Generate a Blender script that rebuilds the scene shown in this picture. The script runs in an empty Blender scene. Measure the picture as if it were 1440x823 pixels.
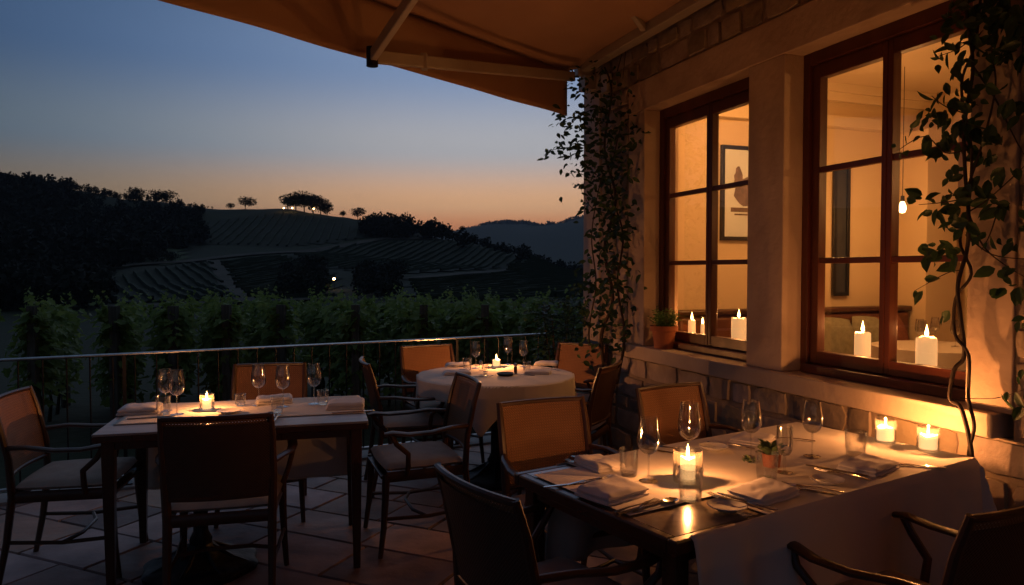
import bpy, math, random
import numpy as np
from mathutils import Vector, Matrix, noise
random.seed(11)
R = math.radians
PI = math.pi
sc = bpy.context.scene
col = sc.collection

# ------------------------------------------------------------------ camera
F = 1030.0                    # focal length in photograph pixels (1440 wide)
CAMZ = 1.5
PITCH = math.atan(31.5 / F)
cd = bpy.data.cameras.new('camera'); cam = bpy.data.objects.new('camera', cd); col.objects.link(cam)
cam.location = (0, 0, CAMZ); cam.rotation_euler = (PI / 2 - PITCH, 0, 0)
cd.lens = F / 1440 * 36; cd.sensor_width = 36; cd.clip_start = .05; cd.clip_end = 9000
cd.dof.use_dof = False
sc.camera = cam

# ------------------------------------------------------------------ sky at dusk
world = bpy.data.worlds.new('World'); sc.world = world; world.use_nodes = True
nt = world.node_tree; bg = nt.nodes['Background']; N = nt.nodes.new; L = nt.links.new
tc = N('ShaderNodeTexCoord'); sep = N('ShaderNodeSeparateXYZ'); L(tc.outputs['Generated'], sep.inputs[0])
def wmath(op, a, b=None, c=None, clamp=False):
    m = N('ShaderNodeMath'); m.operation = op; m.use_clamp = clamp
    for i, v in enumerate((a, b, c)):
        if v is None: continue
        if isinstance(v, (int, float)): m.inputs[i].default_value = v
        else: L(v, m.inputs[i])
    return m.outputs[0]
el = wmath('DIVIDE', wmath('ARCSINE', sep.outputs[2]), PI / 2, None, True)
ramp = N('ShaderNodeValToRGB'); L(el, ramp.inputs[0]); ramp.color_ramp.interpolation = 'EASE'
def srgb(c): return tuple(((v / 255) / 12.92 if v < 11 else ((v / 255 + .055) / 1.055) ** 2.4) for v in c)
stops = [(0.0, (.80, .22, .07)), (3.2 / 90, (1.15, .43, .15)), (5 / 90, (1.06, .58, .29)), (9.3 / 90, (.50, .50, .53)),
         (15.4 / 90, (.22, .315, .51)), (22 / 90, (.155, .245, .42)), (40 / 90, (.27, .31, .40)), (1.0, (.34, .37, .44))]
cr = ramp.color_ramp
while len(cr.elements) < len(stops): cr.elements.new(.5)
for e, (p, c) in zip(cr.elements, stops): e.position = p; e.color = (*c, 1)
az = wmath('ARCTAN2', sep.outputs[0], sep.outputs[1])
dz = wmath('SUBTRACT', az, R(1))
fall = wmath('ADD', wmath('MULTIPLY', wmath('EXPONENT', wmath('MULTIPLY', wmath('MULTIPLY', dz, dz), -1 / (2 * R(23) ** 2))), .85), .15)
side = N('ShaderNodeMapRange'); side.interpolation_type = 'SMOOTHSTEP'; L(wmath('ABSOLUTE', dz), side.inputs[0]); side.inputs[1].default_value = R(55); side.inputs[2].default_value = R(100); side.inputs[3].default_value = 0; side.inputs[4].default_value = .05
fall = wmath('ADD', fall, side.outputs[0])
tw = N('ShaderNodeMapRange'); tw.interpolation_type = 'SMOOTHSTEP'; L(wmath('ABSOLUTE', dz), tw.inputs[0]); tw.inputs[1].default_value = R(8); tw.inputs[2].default_value = R(40)
tint = N('ShaderNodeMix'); tint.data_type = 'RGBA'; tint.blend_type = 'MULTIPLY'; L(tw.outputs[0], tint.inputs[0]); L(ramp.outputs[0], tint.inputs[6]); tint.inputs[7].default_value = (.60, .82, 1.0, 1)
below = wmath('MULTIPLY_ADD', sep.outputs[2], 30, 1, True)
mul = N('ShaderNodeVectorMath'); mul.operation = 'SCALE'; L(tint.outputs[2], mul.inputs[0]); L(wmath('MULTIPLY', fall, below), mul.inputs['Scale'])
sky = N('ShaderNodeTexSky'); sky.sky_type = 'NISHITA'; sky.sun_disc = False; sky.sun_elevation = R(-4); sky.sun_rotation = R(1)
sks = N('ShaderNodeVectorMath'); sks.operation = 'SCALE'; L(sky.outputs[0], sks.inputs[0]); sks.inputs['Scale'].default_value = .05
add = N('ShaderNodeVectorMath'); add.operation = 'ADD'; L(mul.outputs[0], add.inputs[0]); L(sks.outputs[0], add.inputs[1])
L(add.outputs[0], bg.inputs[0]); bg.inputs[1].default_value = 1.0
sd = bpy.data.lights.new('sun', 'SUN'); sd.energy = .02; sd.angle = R(20); sd.color = (1, .6, .35)   # the last glow above the western ridge
so = bpy.data.objects.new('sun', sd); col.objects.link(so); so.rotation_euler = (R(88), 0, R(180))
CANDLE = 3.7
vs = sc.view_settings; vs.view_transform = 'Standard'; vs.look = 'None'; vs.exposure = .12; vs.gamma = 1
cy = sc.cycles; cy.use_denoising = True; cy.max_bounces = 8; cy.diffuse_bounces = 4; cy.glossy_bounces = 4
cy.transmission_bounces = 6; cy.transparent_max_bounces = 32; cy.volume_bounces = 0
cy.caustics_reflective = False; cy.caustics_refractive = False; cy.sample_clamp_indirect = 3.0
try: cy.use_light_tree = True
except Exception: pass

# ------------------------------------------------------------------ pixel helpers (photograph pixels -> points in the place)
def ray(px, py):
    v = Vector((px - 720, F, -(py - 411.5)))
    v.rotate(Matrix.Rotation(-PITCH, 3, 'X')); return v
def on_z(px, py, z):
    r = ray(px, py); k = (z - CAMZ) / r.z; return Vector((r.x * k, r.y * k, z))
WA = math.atan2(.938, -.345)
U = Vector((math.cos(WA), math.sin(WA), 0)); NO = Vector((-math.sin(WA), math.cos(WA), 0)); W0 = Vector((1.95, 2.9, 0))
def wl(t, o, z): return W0 + U * t + NO * o + Vector((0, 0, z))
def on_wall(px, py, out=0.0):
    """wall-frame coordinates (t, out, z) where the ray meets the plane parallel to the wall"""
    r = ray(px, py); c = Vector((0, 0, CAMZ)); k = (W0 + NO * out - c).dot(NO) / r.dot(NO); p = c + r * k
    return Vector(((p - W0).dot(U), out, p.z))

# ------------------------------------------------------------------ materials
def newmat(name):
    m = bpy.data.materials.new(name); m.use_nodes = True; t = m.node_tree; return m, t, t.nodes['Principled BSDF']
def set_in(b, **k):
    for a, v in k.items():
        n = a.replace('_', ' ')
        if n in b.inputs: b.inputs[n].default_value = v
def mat(name, c, rough=.6, c2=None, scale=6.0, detail=6, bump=0.0, bscale=60.0, metal=0.0, stretch=(1, 1, 1), rnd=0.0, coord='Object', spec=.5, dist=0.0, rvar=0.0, **kw):
    m, t, b = newmat(name); n = t.nodes.new; l = t.links.new
    set_in(b, Roughness=rough, Metallic=metal); b.inputs['Specular IOR Level'].default_value = spec
    for a, v in kw.items(): set_in(b, **{a: v})
    tcn = n('ShaderNodeTexCoord'); mp = n('ShaderNodeMapping'); l(tcn.outputs[coord], mp.inputs[0]); mp.inputs['Scale'].default_value = stretch
    nz = n('ShaderNodeTexNoise'); nz.inputs['Scale'].default_value = scale; nz.inputs['Detail'].default_value = detail; nz.inputs['Distortion'].default_value = dist; l(mp.outputs[0], nz.inputs[0])
    mr = n('ShaderNodeMapRange'); mr.inputs[1].default_value = .3; mr.inputs[2].default_value = .7; l(nz.outputs[0], mr.inputs[0])
    mix = n('ShaderNodeMix'); mix.data_type = 'RGBA'; l(mr.outputs[0], mix.inputs[0])
    mix.inputs[6].default_value = (*c, 1); mix.inputs[7].default_value = (*(c2 or [v * .7 for v in c]), 1)
    out = mix.outputs[2]
    if rnd:
        g = n('ShaderNodeNewGeometry'); hs = n('ShaderNodeHueSaturation'); l(out, hs.inputs['Color'])
        r1 = n('ShaderNodeMapRange'); l(g.outputs['Random Per Island'], r1.inputs[0]); r1.inputs[3].default_value = 1 - rnd; r1.inputs[4].default_value = 1 + rnd; l(r1.outputs[0], hs.inputs['Value'])
        wn = n('ShaderNodeTexWhiteNoise'); wn.noise_dimensions = '1D'; l(g.outputs['Random Per Island'], wn.inputs['W'])
        r2 = n('ShaderNodeMapRange'); l(wn.outputs[0], r2.inputs[0]); r2.inputs[3].default_value = .5 - .03 * rnd * 2; r2.inputs[4].default_value = .5 + .03 * rnd * 2; l(r2.outputs[0], hs.inputs['Hue'])
        r3 = n('ShaderNodeMapRange'); l(wn.outputs[0], r3.inputs[0]); r3.inputs[3].default_value = 1 - rnd; r3.inputs[4].default_value = 1 + rnd * .3; l(r3.outputs[0], hs.inputs['Saturation'])
        out = hs.outputs[0]
    l(out, b.inputs['Base Color'])
    if rvar:
        rr = n('ShaderNodeMapRange'); l(nz.outputs[0], rr.inputs[0]); rr.inputs[3].default_value = max(.02, rough - rvar); rr.inputs[4].default_value = min(1, rough + rvar); l(rr.outputs[0], b.inputs['Roughness'])
    if bump:
        n2 = n('ShaderNodeTexNoise'); n2.inputs['Scale'].default_value = bscale; n2.inputs['Detail'].default_value = 8; l(mp.outputs[0], n2.inputs[0])
        bp = n('ShaderNodeBump'); bp.inputs['Strength'].default_value = 1; bp.inputs['Distance'].default_value = bump; l(n2.outputs[0], bp.inputs['Height']); l(bp.outputs[0], b.inputs['Normal'])
    return m
M = {}
M['wood'] = mat('walnut wood', (.085, .036, .018), .38, (.045, .018, .009), 9, stretch=(1, 1, .12), bump=.0006, bscale=70, rvar=.12)
M['table_wood'] = mat('table wood', (.07, .03, .016), .3, (.035, .015, .008), 8, stretch=(1, .15, .3), bump=.0004, bscale=60, rvar=.1)
M['top_stone'] = mat('polished marble top', (.36, .30, .23), .17, (.20, .15, .10), 9, dist=1.2, rvar=.1, spec=.6)
M['top_grey'] = mat('grey table top', (.34, .33, .34), .34, (.22, .21, .22), 12, stretch=(.2, 1, 1), rvar=.1)
M['cushion'] = mat('cushion fabric', (.42, .36, .32), .9, (.34, .29, .26), 14, bump=.0012, bscale=260)
M['cushion_dark'] = mat('dark cushion fabric', (.07, .055, .05), .9, None, 14, bump=.0012, bscale=260)
M['iron'] = mat('cast iron', (.022, .022, .025), .45, (.04, .036, .034), 20, metal=.6, bump=.002, bscale=40)
M['rail'] = mat('dark painted steel', (.035, .037, .042), .4, None, 20, metal=.7)
M['rail_top'] = mat('brushed steel', (.42, .43, .46), .3, (.3, .31, .33), 30, metal=1)
M['linen'] = mat('tablecloth linen', (.70, .64, .57), .88, (.61, .55, .49), 3, bump=.0022, bscale=16)
M['napkin'] = mat('napkin linen', (.70, .66, .66), .9, (.62, .59, .60), 8, bump=.0008, bscale=90)
M['silver'] = mat('cutlery steel', (.6, .57, .53), .17, (.5, .47, .43), 20, metal=1, rvar=.06)
M['china'] = mat('glazed china', (.74, .72, .68), .16, None, 2, c2=(.7, .68, .64)) if False else mat('glazed china', (.74, .72, .68), .16, (.7, .68, .64), 2)
M['plaster'] = mat('lime plaster', (.64, .50, .37), .92, (.44, .32, .23), 2.3, detail=12, dist=.6, bump=.006, bscale=22)
M['quoin'] = mat('pale plaster quoin', (.50, .42, .38), .92, (.40, .34, .31), 5, bump=.004, bscale=30)
M['stone'] = mat('rubble stone', (.42, .32, .23), .92, (.27, .20, .14), 7, bump=.012, bscale=18, rnd=.35)
M['mortar'] = mat('lime mortar', (.36, .28, .21), .97, (.26, .20, .15), 16, bump=.006, bscale=50)
M['sill'] = mat('limestone sill', (.58, .46, .34), .8, (.48, .37, .27), 6, bump=.003, bscale=40)
M['mahogany'] = mat('red stained window wood', (.115, .030, .014), .38, (.065, .016, .008), 8, stretch=(1, 1, .15), bump=.0005, bscale=60, rvar=.1)
M['room_wall'] = mat('cream room wall', (.74, .60, .40), .9, (.69, .55, .36), 1.5, bump=.001, bscale=40)
M['room_ceiling'] = mat('cream ceiling', (.72, .60, .42), .9, (.68, .56, .39), 1.5)
M['room_floor'] = mat('oak floor', (.20, .10, .045), .35, (.13, .06, .03), 5, stretch=(.2, 2, 1))
M['leather'] = mat('brown leather', (.16, .06, .025), .42, (.10, .035, .015), 8, bump=.002, bscale=60)
M['pillow'] = mat('sage pillow cloth', (.30, .29, .20), .95, None, 20, bump=.001, bscale=200)
M['pillow_red'] = mat('rust pillow cloth', (.25, .09, .05), .95, None, 20, bump=.001, bscale=200)
M['black_frame'] = mat('black picture frame', (.015, .014, .014), .4, None, 8)
M['paper'] = mat('poster paper', (.72, .80, .86), .6, (.64, .72, .80), 3)
M['ink'] = mat('poster ink', (.10, .075, .07), .7, (.24, .17, .15), 14)
M['slate_art'] = mat('slate grey panel', (.045, .05, .065), .5, None, 4)
M['terracotta'] = mat('terracotta', (.42, .15, .07), .85, (.34, .11, .05), 12, bump=.001, bscale=60)
M['soil'] = mat('potting soil', (.03, .02, .014), 1, None, 40, bump=.01, bscale=60)
M['canvas'] = mat('awning canvas', (.45, .28, .18), .93, (.37, .22, .135), 1.2, bump=.0012, bscale=120)
M['awning_metal'] = mat('cream coated aluminium', (.44, .38, .31), .42, (.38, .33, .27), 8)
M['box_white'] = mat('off white plastic', (.5, .44, .37), .5, None, 8, c2=(.46, .41, .34)) if False else mat('off white plastic', (.5, .44, .37), .5, (.46, .41, .34), 8)
M['tile'] = mat('terracotta and slate pavers', (.36, .19, .145), .6, (.23, .135, .115), 5, bump=.004, bscale=22, rnd=.4, rvar=.16)
M['grout'] = mat('dark grout', (.06, .045, .04), .95, None, 30, bump=.003)
M['kerb'] = mat('pale kerb stone', (.34, .31, .30), .85, (.26, .24, .23), 8, bump=.004, bscale=40)
M['grass'] = mat('grass ground', (.034, .042, .018), 1, (.016, .021, .009), .06, bump=.05, bscale=3, coord='Object')
M['vinerows'] = mat('distant vine rows', (.028, .042, .018), 1, (.020, .030, .013), .6)
M['field'] = mat('vineyard soil and grass', (.021, .029, .014), 1, (.015, .021, .010), .08)
M['meadow'] = mat('mown meadow', (.06, .085, .038), 1, (.045, .065, .03), .05)
M['track'] = mat('pale dirt track', (.095, .08, .06), 1, (.045, .042, .03), .25)
M['forest'] = mat('dark forest foliage', (.013, .018, .011), 1, (.009, .013, .008), .6)
M['ridge'] = mat('far wooded ridge', (.03, .04, .028), 1, (.02, .03, .02), .01)
M['post'] = mat('weathered vineyard post', (.15, .125, .10), .95, (.06, .05, .04), 20, stretch=(1, 1, .1), bump=.003)
M['bark'] = mat('vine bark', (.06, .04, .028), .95, (.035, .024, .017), 30, stretch=(1, 1, .2), bump=.002, bscale=80)
M['ink_wick'] = mat('burnt wick', (.01, .008, .006), 1, None, 8)

def leafmat(name, c, c2, tr=.35):
    m, t, b = newmat(name); n = t.nodes.new; l = t.links.new
    g = n('ShaderNodeNewGeometry'); mix = n('ShaderNodeMix'); mix.data_type = 'RGBA'; l(g.outputs['Random Per Island'], mix.inputs[0])
    mix.inputs[6].default_value = (*c, 1); mix.inputs[7].default_value = (*c2, 1); l(mix.outputs[2], b.inputs['Base Color'])
    set_in(b, Roughness=.5)
    tl = n('ShaderNodeBsdfTranslucent'); l(mix.outputs[2], tl.inputs[0]); ms = n('ShaderNodeMixShader'); ms.inputs[0].default_value = tr
    l(b.outputs[0], ms.inputs[1]); l(tl.outputs[0], ms.inputs[2]); l(ms.outputs[0], t.nodes['Material Output'].inputs[0]); return m
M['vine_leaf'] = leafmat('grapevine leaf', (.15, .22, .05), (.29, .37, .11), .5)
M['ivy_leaf'] = leafmat('climber leaf', (.022, .055, .02), (.055, .11, .035))
M['herb_leaf'] = leafmat('herb leaf', (.06, .14, .035), (.12, .22, .07))
M['succulent'] = leafmat('succulent leaf', (.10, .17, .07), (.17, .24, .11), .15)

def glassmat(name, tint=(1, 1, 1), extra=.03, pw=3.2, rough=.0):
    """thin clear glass: mostly lets light through, reflects by Fresnel"""
    m = bpy.data.materials.new(name); m.use_nodes = True; t = m.node_tree; t.nodes.remove(t.nodes['Principled BSDF']); n = t.nodes.new; l = t.links.new
    tr = n('ShaderNodeBsdfTransparent'); tr.inputs[0].default_value = (*tint, 1); gl = n('ShaderNodeBsdfGlossy'); gl.inputs['Roughness'].default_value = rough
    lw = n('ShaderNodeLayerWeight'); lw.inputs[0].default_value = .5
    p = n('ShaderNodeMath'); p.operation = 'POWER'; l(lw.outputs['Facing'], p.inputs[0]); p.inputs[1].default_value = pw
    a = n('ShaderNodeMath'); a.operation = 'MULTIPLY_ADD'; a.use_clamp = True; l(p.outputs[0], a.inputs[0]); a.inputs[1].default_value = .9; a.inputs[2].default_value = extra + .02
    ms = n('ShaderNodeMixShader'); l(a.outputs[0], ms.inputs[0]); l(tr.outputs[0], ms.inputs[1]); l(gl.outputs[0], ms.inputs[2]); l(ms.outputs[0], t.nodes['Material Output'].inputs[0])
    return m
M['glass'] = glassmat('clear glass', (.95, .95, .945), .075, 1.9, rough=.05)
_m = M['glass'].copy(); _m.name = 'misted votive glass'; _t = _m.node_tree; _o = _t.nodes['Material Output']; _s = _o.inputs[0].links[0].from_socket
_d = _t.nodes.new('ShaderNodeBsdfTranslucent'); _d.inputs[0].default_value = (.9, .8, .66, 1); _x = _t.nodes.new('ShaderNodeMixShader'); _x.inputs[0].default_value = .016; _t.links.new(_s, _x.inputs[1]); _t.links.new(_d.outputs[0], _x.inputs[2]); _t.links.new(_x.outputs[0], _o.inputs[0])
M['votive'] = _m
M['pane'] = glassmat('window pane glass', (.96, .95, .93), .035)

def cane():
    m, t, b = newmat('woven cane'); n = t.nodes.new; l = t.links.new
    set_in(b, Roughness=.5)
    tcn = n('ShaderNodeTexCoord'); s = n('ShaderNodeSeparateXYZ'); l(tcn.outputs['Object'], s.inputs[0])
    def mt(op, a, c=None, d=None):
        q = n('ShaderNodeMath'); q.operation = op
        for i, v in enumerate((a, c, d)):
            if v is None: continue
            if isinstance(v, (int, float)): q.inputs[i].default_value = v
            else: l(v, q.inputs[i])
        return q.outputs[0]
    k = 2 * PI / .0125
    sx = mt('SINE', mt('MULTIPLY', s.outputs[0], k)); sz = mt('SINE', mt('MULTIPLY', s.outputs[2], k))
    prod = mt('MULTIPLY', sx, sz); sm = mt('ADD', sx, sz)
    h = mt('ADD', mt('MULTIPLY', prod, .5), .5)
    nz = n('ShaderNodeTexNoise'); nz.inputs['Scale'].default_value = 14; l(tcn.outputs['Object'], nz.inputs[0])
    hh = mt('ADD', mt('MULTIPLY', h, .75), mt('MULTIPLY', nz.outputs[0], .35))
    mix = n('ShaderNodeMix'); mix.data_type = 'RGBA'; l(hh, mix.inputs[0]); mix.inputs[6].default_value = (.16, .062, .022, 1); mix.inputs[7].default_value = (.36, .175, .08, 1)
    l(mix.outputs[2], b.inputs['Base Color'])
    bp = n('ShaderNodeBump'); bp.inputs['Distance'].default_value = .002; bp.inputs['Strength'].default_value = 1; l(h, bp.inputs['Height']); l(bp.outputs[0], b.inputs['Normal'])
    hole = mt('GREATER_THAN', sm, 1.72)
    tr = n('ShaderNodeBsdfTransparent'); ms = n('ShaderNodeMixShader'); l(hole, ms.inputs[0]); l(b.outputs[0], ms.inputs[1]); l(tr.outputs[0], ms.inputs[2])
    l(ms.outputs[0], t.nodes['Material Output'].inputs[0]); return m
M['cane'] = cane()
M['cane_back'] = cane(); M['cane_back'].name = 'dark woven backing'
for _n in M['cane_back'].node_tree.nodes:
    if _n.type == 'MIX': _n.inputs[6].default_value = (.035, .016, .009, 1); _n.inputs[7].default_value = (.085, .04, .022, 1)
    if _n.type == 'MATH' and _n.operation == 'GREATER_THAN': _n.inputs[1].default_value = 9
def emat(name, c, s):
    m, t, b = newmat(name); set_in(b, Roughness=.6); b.inputs['Base Color'].default_value = (*c, 1)
    b.inputs['Emission Color'].default_value = (*c, 1); b.inputs['Emission Strength'].default_value = s; return m
M['flame'] = emat('candle flame', (1, .58, .18), 16)
_t = M['flame'].node_tree; _e = _t.nodes.new('ShaderNodeEmission'); _e.inputs[0].default_value = (1, .58, .18, 1); _e.inputs[1].default_value = 14; _tr = _t.nodes.new('ShaderNodeBsdfTransparent'); _a = _t.nodes.new('ShaderNodeAddShader')
_t.links.new(_e.outputs[0], _a.inputs[0]); _t.links.new(_tr.outputs[0], _a.inputs[1]); _t.links.new(_a.outputs[0], _t.nodes['Material Output'].inputs[0])
M['bulb'] = emat('lit bulb', (1, .62, .25), 12)
M['far_lamp'] = emat('far lamp', (1, .55, .18), 40)
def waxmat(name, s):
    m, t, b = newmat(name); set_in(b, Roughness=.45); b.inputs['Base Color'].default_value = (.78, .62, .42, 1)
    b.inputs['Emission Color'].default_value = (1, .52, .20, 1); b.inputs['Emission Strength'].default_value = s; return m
M['wax'] = waxmat('wax with added glow', 1.7)  # flame light inside the wax put in as even emission
M['wax_room'] = waxmat('room wax with added glow', .75)  # weaker even emission stands in for flame light in the pillar candles

# ------------------------------------------------------------------ mesh builder
class MB:
    def __init__(s): s.v = []; s.f = []
    def add(s, vs, fs):
        b = len(s.v); s.v += [tuple(v) for v in vs]; s.f += [tuple(i + b for i in f) for f in fs]; return s
    def box(s, x0, x1, y0, y1, z0, z1, mx=None):
        p = [Vector(c) for c in ((x0, y0, z0), (x1, y0, z0), (x1, y1, z0), (x0, y1, z0), (x0, y0, z1), (x1, y0, z1), (x1, y1, z1), (x0, y1, z1))]
        if mx is not None: p = [mx @ q for q in p]
        return s.add(p, [(0, 3, 2, 1), (4, 5, 6, 7), (0, 1, 5, 4), (1, 2, 6, 5), (2, 3, 7, 6), (3, 0, 4, 7)])
    def tube(s, pts, rad, n=8, up=(0, 0, 1), cap=True):
        pts = [Vector(p) for p in pts]; m = len(pts); up = Vector(up); rings = []
        for i, p in enumerate(pts):
            t = (pts[min(i + 1, m - 1)] - pts[max(i - 1, 0)]).normalized()
            sd_ = up.cross(t)
            if sd_.length < 1e-3: sd_ = Vector((1, 0, 0)).cross(t)
            sd_.normalize(); nn = t.cross(sd_)
            r = rad[i] if isinstance(rad, (list, tuple)) and isinstance(rad[0], (list, tuple)) else ((rad[i], rad[i]) if isinstance(rad, list) else (rad if isinstance(rad, tuple) else (rad, rad)))
            rings.append([p + sd_ * (math.cos(a) * r[0]) + nn * (math.sin(a) * r[1]) for a in [2 * PI * (k + .5) / n for k in range(n)]])
        vs = [q for g in rings for q in g]; fs = []
        for i in range(m - 1):
            for k in range(n):
                fs.append((i * n + k, i * n + (k + 1) % n, (i + 1) * n + (k + 1) % n, (i + 1) * n + k))
        if cap: fs += [tuple(reversed(range(n))), tuple((m - 1) * n + k for k in range(n))]
        return s.add(vs, fs)
    def lathe(s, prof, n=28, c=(0, 0, 0)):
        vs = []; fs = []
        for r, z in prof:
            r = max(r, 1e-5)
            for k in range(n): a = 2 * PI * k / n; vs.append((c[0] + r * math.cos(a), c[1] + r * math.sin(a), c[2] + z))
        for i in range(len(prof) - 1):
            for k in range(n): fs.append((i * n + k, i * n + (k + 1) % n, (i + 1) * n + (k + 1) % n, (i + 1) * n + k))
        return s.add(vs, fs)
    def grid(s, fn, nu, nv):
        vs = [fn(i / nu, j / nv) for j in range(nv + 1) for i in range(nu + 1)]; w = nu + 1
        return s.add(vs, [(j * w + i, j * w + i + 1, (j + 1) * w + i + 1, (j + 1) * w + i) for j in range(nv) for i in range(nu)])
    def leaf(s, p, d, up, ln, wd, fold=.25, shape=0):
        d = Vector(d).normalized(); up = Vector(up); sd_ = d.cross(up)
        if sd_.length < 1e-3: sd_ = d.cross(Vector((.3, .9, .2)))
        sd_.normalize(); nn = sd_.cross(d)
        prof = [(.16, .34), (.4, .5), (.7, .34)] if shape == 0 else [(-.12, .38), (.12, .3), (.3, .55), (.5, .28), (.75, .26)]
        p = Vector(p); vs = [p, p + d * ln - nn * ln * .08]
        for sgn in (-1, 1):
            for a, b in prof: vs.append(p + d * ln * a + sd_ * (wd * b * sgn) + nn * (wd * b * fold))
        k = len(prof)
        return s.add(vs, [(0, 1) + tuple(2 + i for i in reversed(range(k))), (0,) + tuple(2 + k + i for i in range(k)) + (1,)])
    def build(s, name, m, parent=None, smooth=True, bev=0, sub=0, loc=None, rot=None, solid=0):
        me = bpy.data.meshes.new(name); me.from_pydata(s.v, [], s.f); me.update()
        me.materials.append(M[m] if isinstance(m, str) else m)
        if smooth:
            me.polygons.foreach_set('use_smooth', [True] * len(me.polygons))
            try: me.set_sharp_from_angle(angle=R(38))
            except Exception: pass
        o = bpy.data.objects.new(name, me); col.objects.link(o)
        if parent: o.parent = parent
        if loc is not None: o.location = loc
        if rot is not None: o.rotation_euler = rot
        if solid: q = o.modifiers.new('solidify', 'SOLIDIFY'); q.thickness = solid
        if bev: q = o.modifiers.new('bevel', 'BEVEL'); q.width = bev; q.segments = 2; q.limit_method = 'ANGLE'; q.angle_limit = R(40)
        if sub: q = o.modifiers.new('subdivision', 'SUBSURF'); q.levels = sub; q.render_levels = sub
        return o
def tag(o, label=None, cat=None, group=None, kind=None):
    for k, v in (('label', label), ('category', cat), ('group', group), ('kind', kind)):
        if v: o[k] = v
    return o
def empty(name, loc=(0, 0, 0), rz=0, label=None, cat=None, group=None):
    o = bpy.data.objects.new(name, None); col.objects.link(o); o.location = loc; o.rotation_euler = (0, 0, rz); o.empty_display_size = .1
    return tag(o, label, cat, group)
kids = {}
def copy_tree(o, parent=None, src=None):
    c = o.copy(); col.objects.link(c)
    if parent is not None: c.parent = parent
    for ch in list(o.children): copy_tree(ch, c)
    return c
def lamp(name, loc, power, radius, color=(1, .44, .15), parent=None):
    d = bpy.data.lights.new(name, 'POINT'); d.energy = power; d.shadow_soft_size = radius; d.color = color
    o = bpy.data.objects.new(name, d); col.objects.link(o); o.location = loc
    if parent: o.parent = parent
    return o
def fbm(x, y, z=0): return noise.fractal(Vector((x, y, z)), 1.0, 2.0, 4)

# ------------------------------------------------------------------ terrain (one sheet out to the horizon)
CP = [-900, -400, 0, 100, 180, 290, 395, 480, 560, 640, 720, 820, 1000, 1400]
CREST_D = [360, 360, 350, 345, 340, 335, 330, 320, 300, 270, 230, 215, 210, 210]
CREST_Y = [225, 235, 257, 273, 285, 294, 297, 308, 320, 338, 355, 384, 395, 400]
RIDGE_Y = [330, 330, 330, 330, 330, 330, 330, 332, 330, 327, 315, 306, 301, 300]
def colz(i):
    px = CP[i]; ca = F / math.hypot(F, px - 720)
    Z = lambda d, py: CAMZ + (380 - py) / F * d * ca
    dc = CREST_D[i]; cyy = CREST_Y[i]
    y100 = 452 - .02 * (px if 0 < px < 1000 else 0); y160 = 404; 
    if i >= 10: y160 = 404
    pts = [(0, -1.05), (14, -1.05), (35, -1.9), (60, -6.0), (100, Z(100, y100)), (160, Z(160, y160 if cyy < 380 else 408))]
    m = .5 * (cyy + min(y160, 404)) + 4
    pts.append(((160 + dc) / 2, Z((160 + dc) / 2, m))); pts.append((dc * .96, Z(dc * .96, cyy + 2))); pts.append((dc, Z(dc, cyy)))
    pts.append((dc * 1.15, Z(dc, cyy) - 3)); pts.append((700, min(Z(dc, cyy) - 12, 5))); pts.append((1300, 10)); pts.append((2300, Z(2300, RIDGE_Y[i]))); pts.append((3200, Z(2300, RIDGE_Y[i]) - 40)); pts.append((7000, 20))
    return pts
COLS = [colz(i) for i in range(len(CP))]
CA = [math.atan2(p - 720, F) for p in CP]
def terr(x, y):
    r = math.hypot(x, y); a = math.atan2(x, y); a = max(CA[0], min(CA[-1], a))
    i = 0
    while i < len(CA) - 2 and a > CA[i + 1]: i += 1
    w = (a - CA[i]) / (CA[i + 1] - CA[i]); w = w * w * (3 - 2 * w)
    A, B = COLS[i], COLS[i + 1]; n = len(A)
    prev = None
    for k in range(n):
        d = A[k][0] * (1 - w) + B[k][0] * w; z = A[k][1] * (1 - w) + B[k][1] * w
        if d >= r:
            if prev is None: return z
            s = (r - prev[0]) / max(1e-6, d - prev[0]); return prev[1] + (z - prev[1]) * s
        prev = (d, z)
    return prev[1]
def hit(px, py):
    r = ray(px, py); d = 40.0
    while d < 3000:
        k = d / F; z = CAMZ + r.z * k
        if terr(r.x * k, r.y * k) >= z: return Vector((r.x * k, r.y * k, z))
        d += 1.0 if d < 500 else 8
    k = 330 / F; return Vector((r.x * k, r.y * k, terr(r.x * k, r.y * k)))
mb = MB(); rings = [0.5, 6, 10, 14, 18, 22, 27, 32, 38, 45, 52, 60, 68, 76, 85, 95, 105, 116, 128, 140, 155, 170, 185, 200, 212, 225, 240, 255, 270, 285, 300, 312, 322, 332, 342, 352, 365, 385, 410, 450, 520, 620, 760, 950, 1200, 1500, 1800, 2050, 2200, 2300, 2400, 2700, 3200, 4500, 7000]
NA = 300
for r in rings:
    for k in range(NA):
        # finer steps across the view, coarser behind
        f = k / NA
        a = (-R(50) + R(100) * (f / .8)) if f < .8 else (R(50) + R(260) * ((f - .8) / .2))
        x, y = r * math.sin(a), r * math.cos(a)
        z = terr(x, y) + (fbm(x * .01, y * .01) * min(3, max(0, (r - 60) * .01)) + (fbm(x * .004 + 9, y * .004) * 28 if 1800 < r < 3000 else 0)) 
        if r > 3500: z = -20
        mb.v.append((x, y, z))
for i in range(len(rings) - 1):
    for k in range(NA): mb.f.append((i * NA + k, i * NA + (k + 1) % NA, (i + 1) * NA + (k + 1) % NA, (i + 1) * NA + k))
mb.f.append(tuple(reversed(range(NA))))
tag(mb.build('ground', 'grass'), kind='structure')

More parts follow.
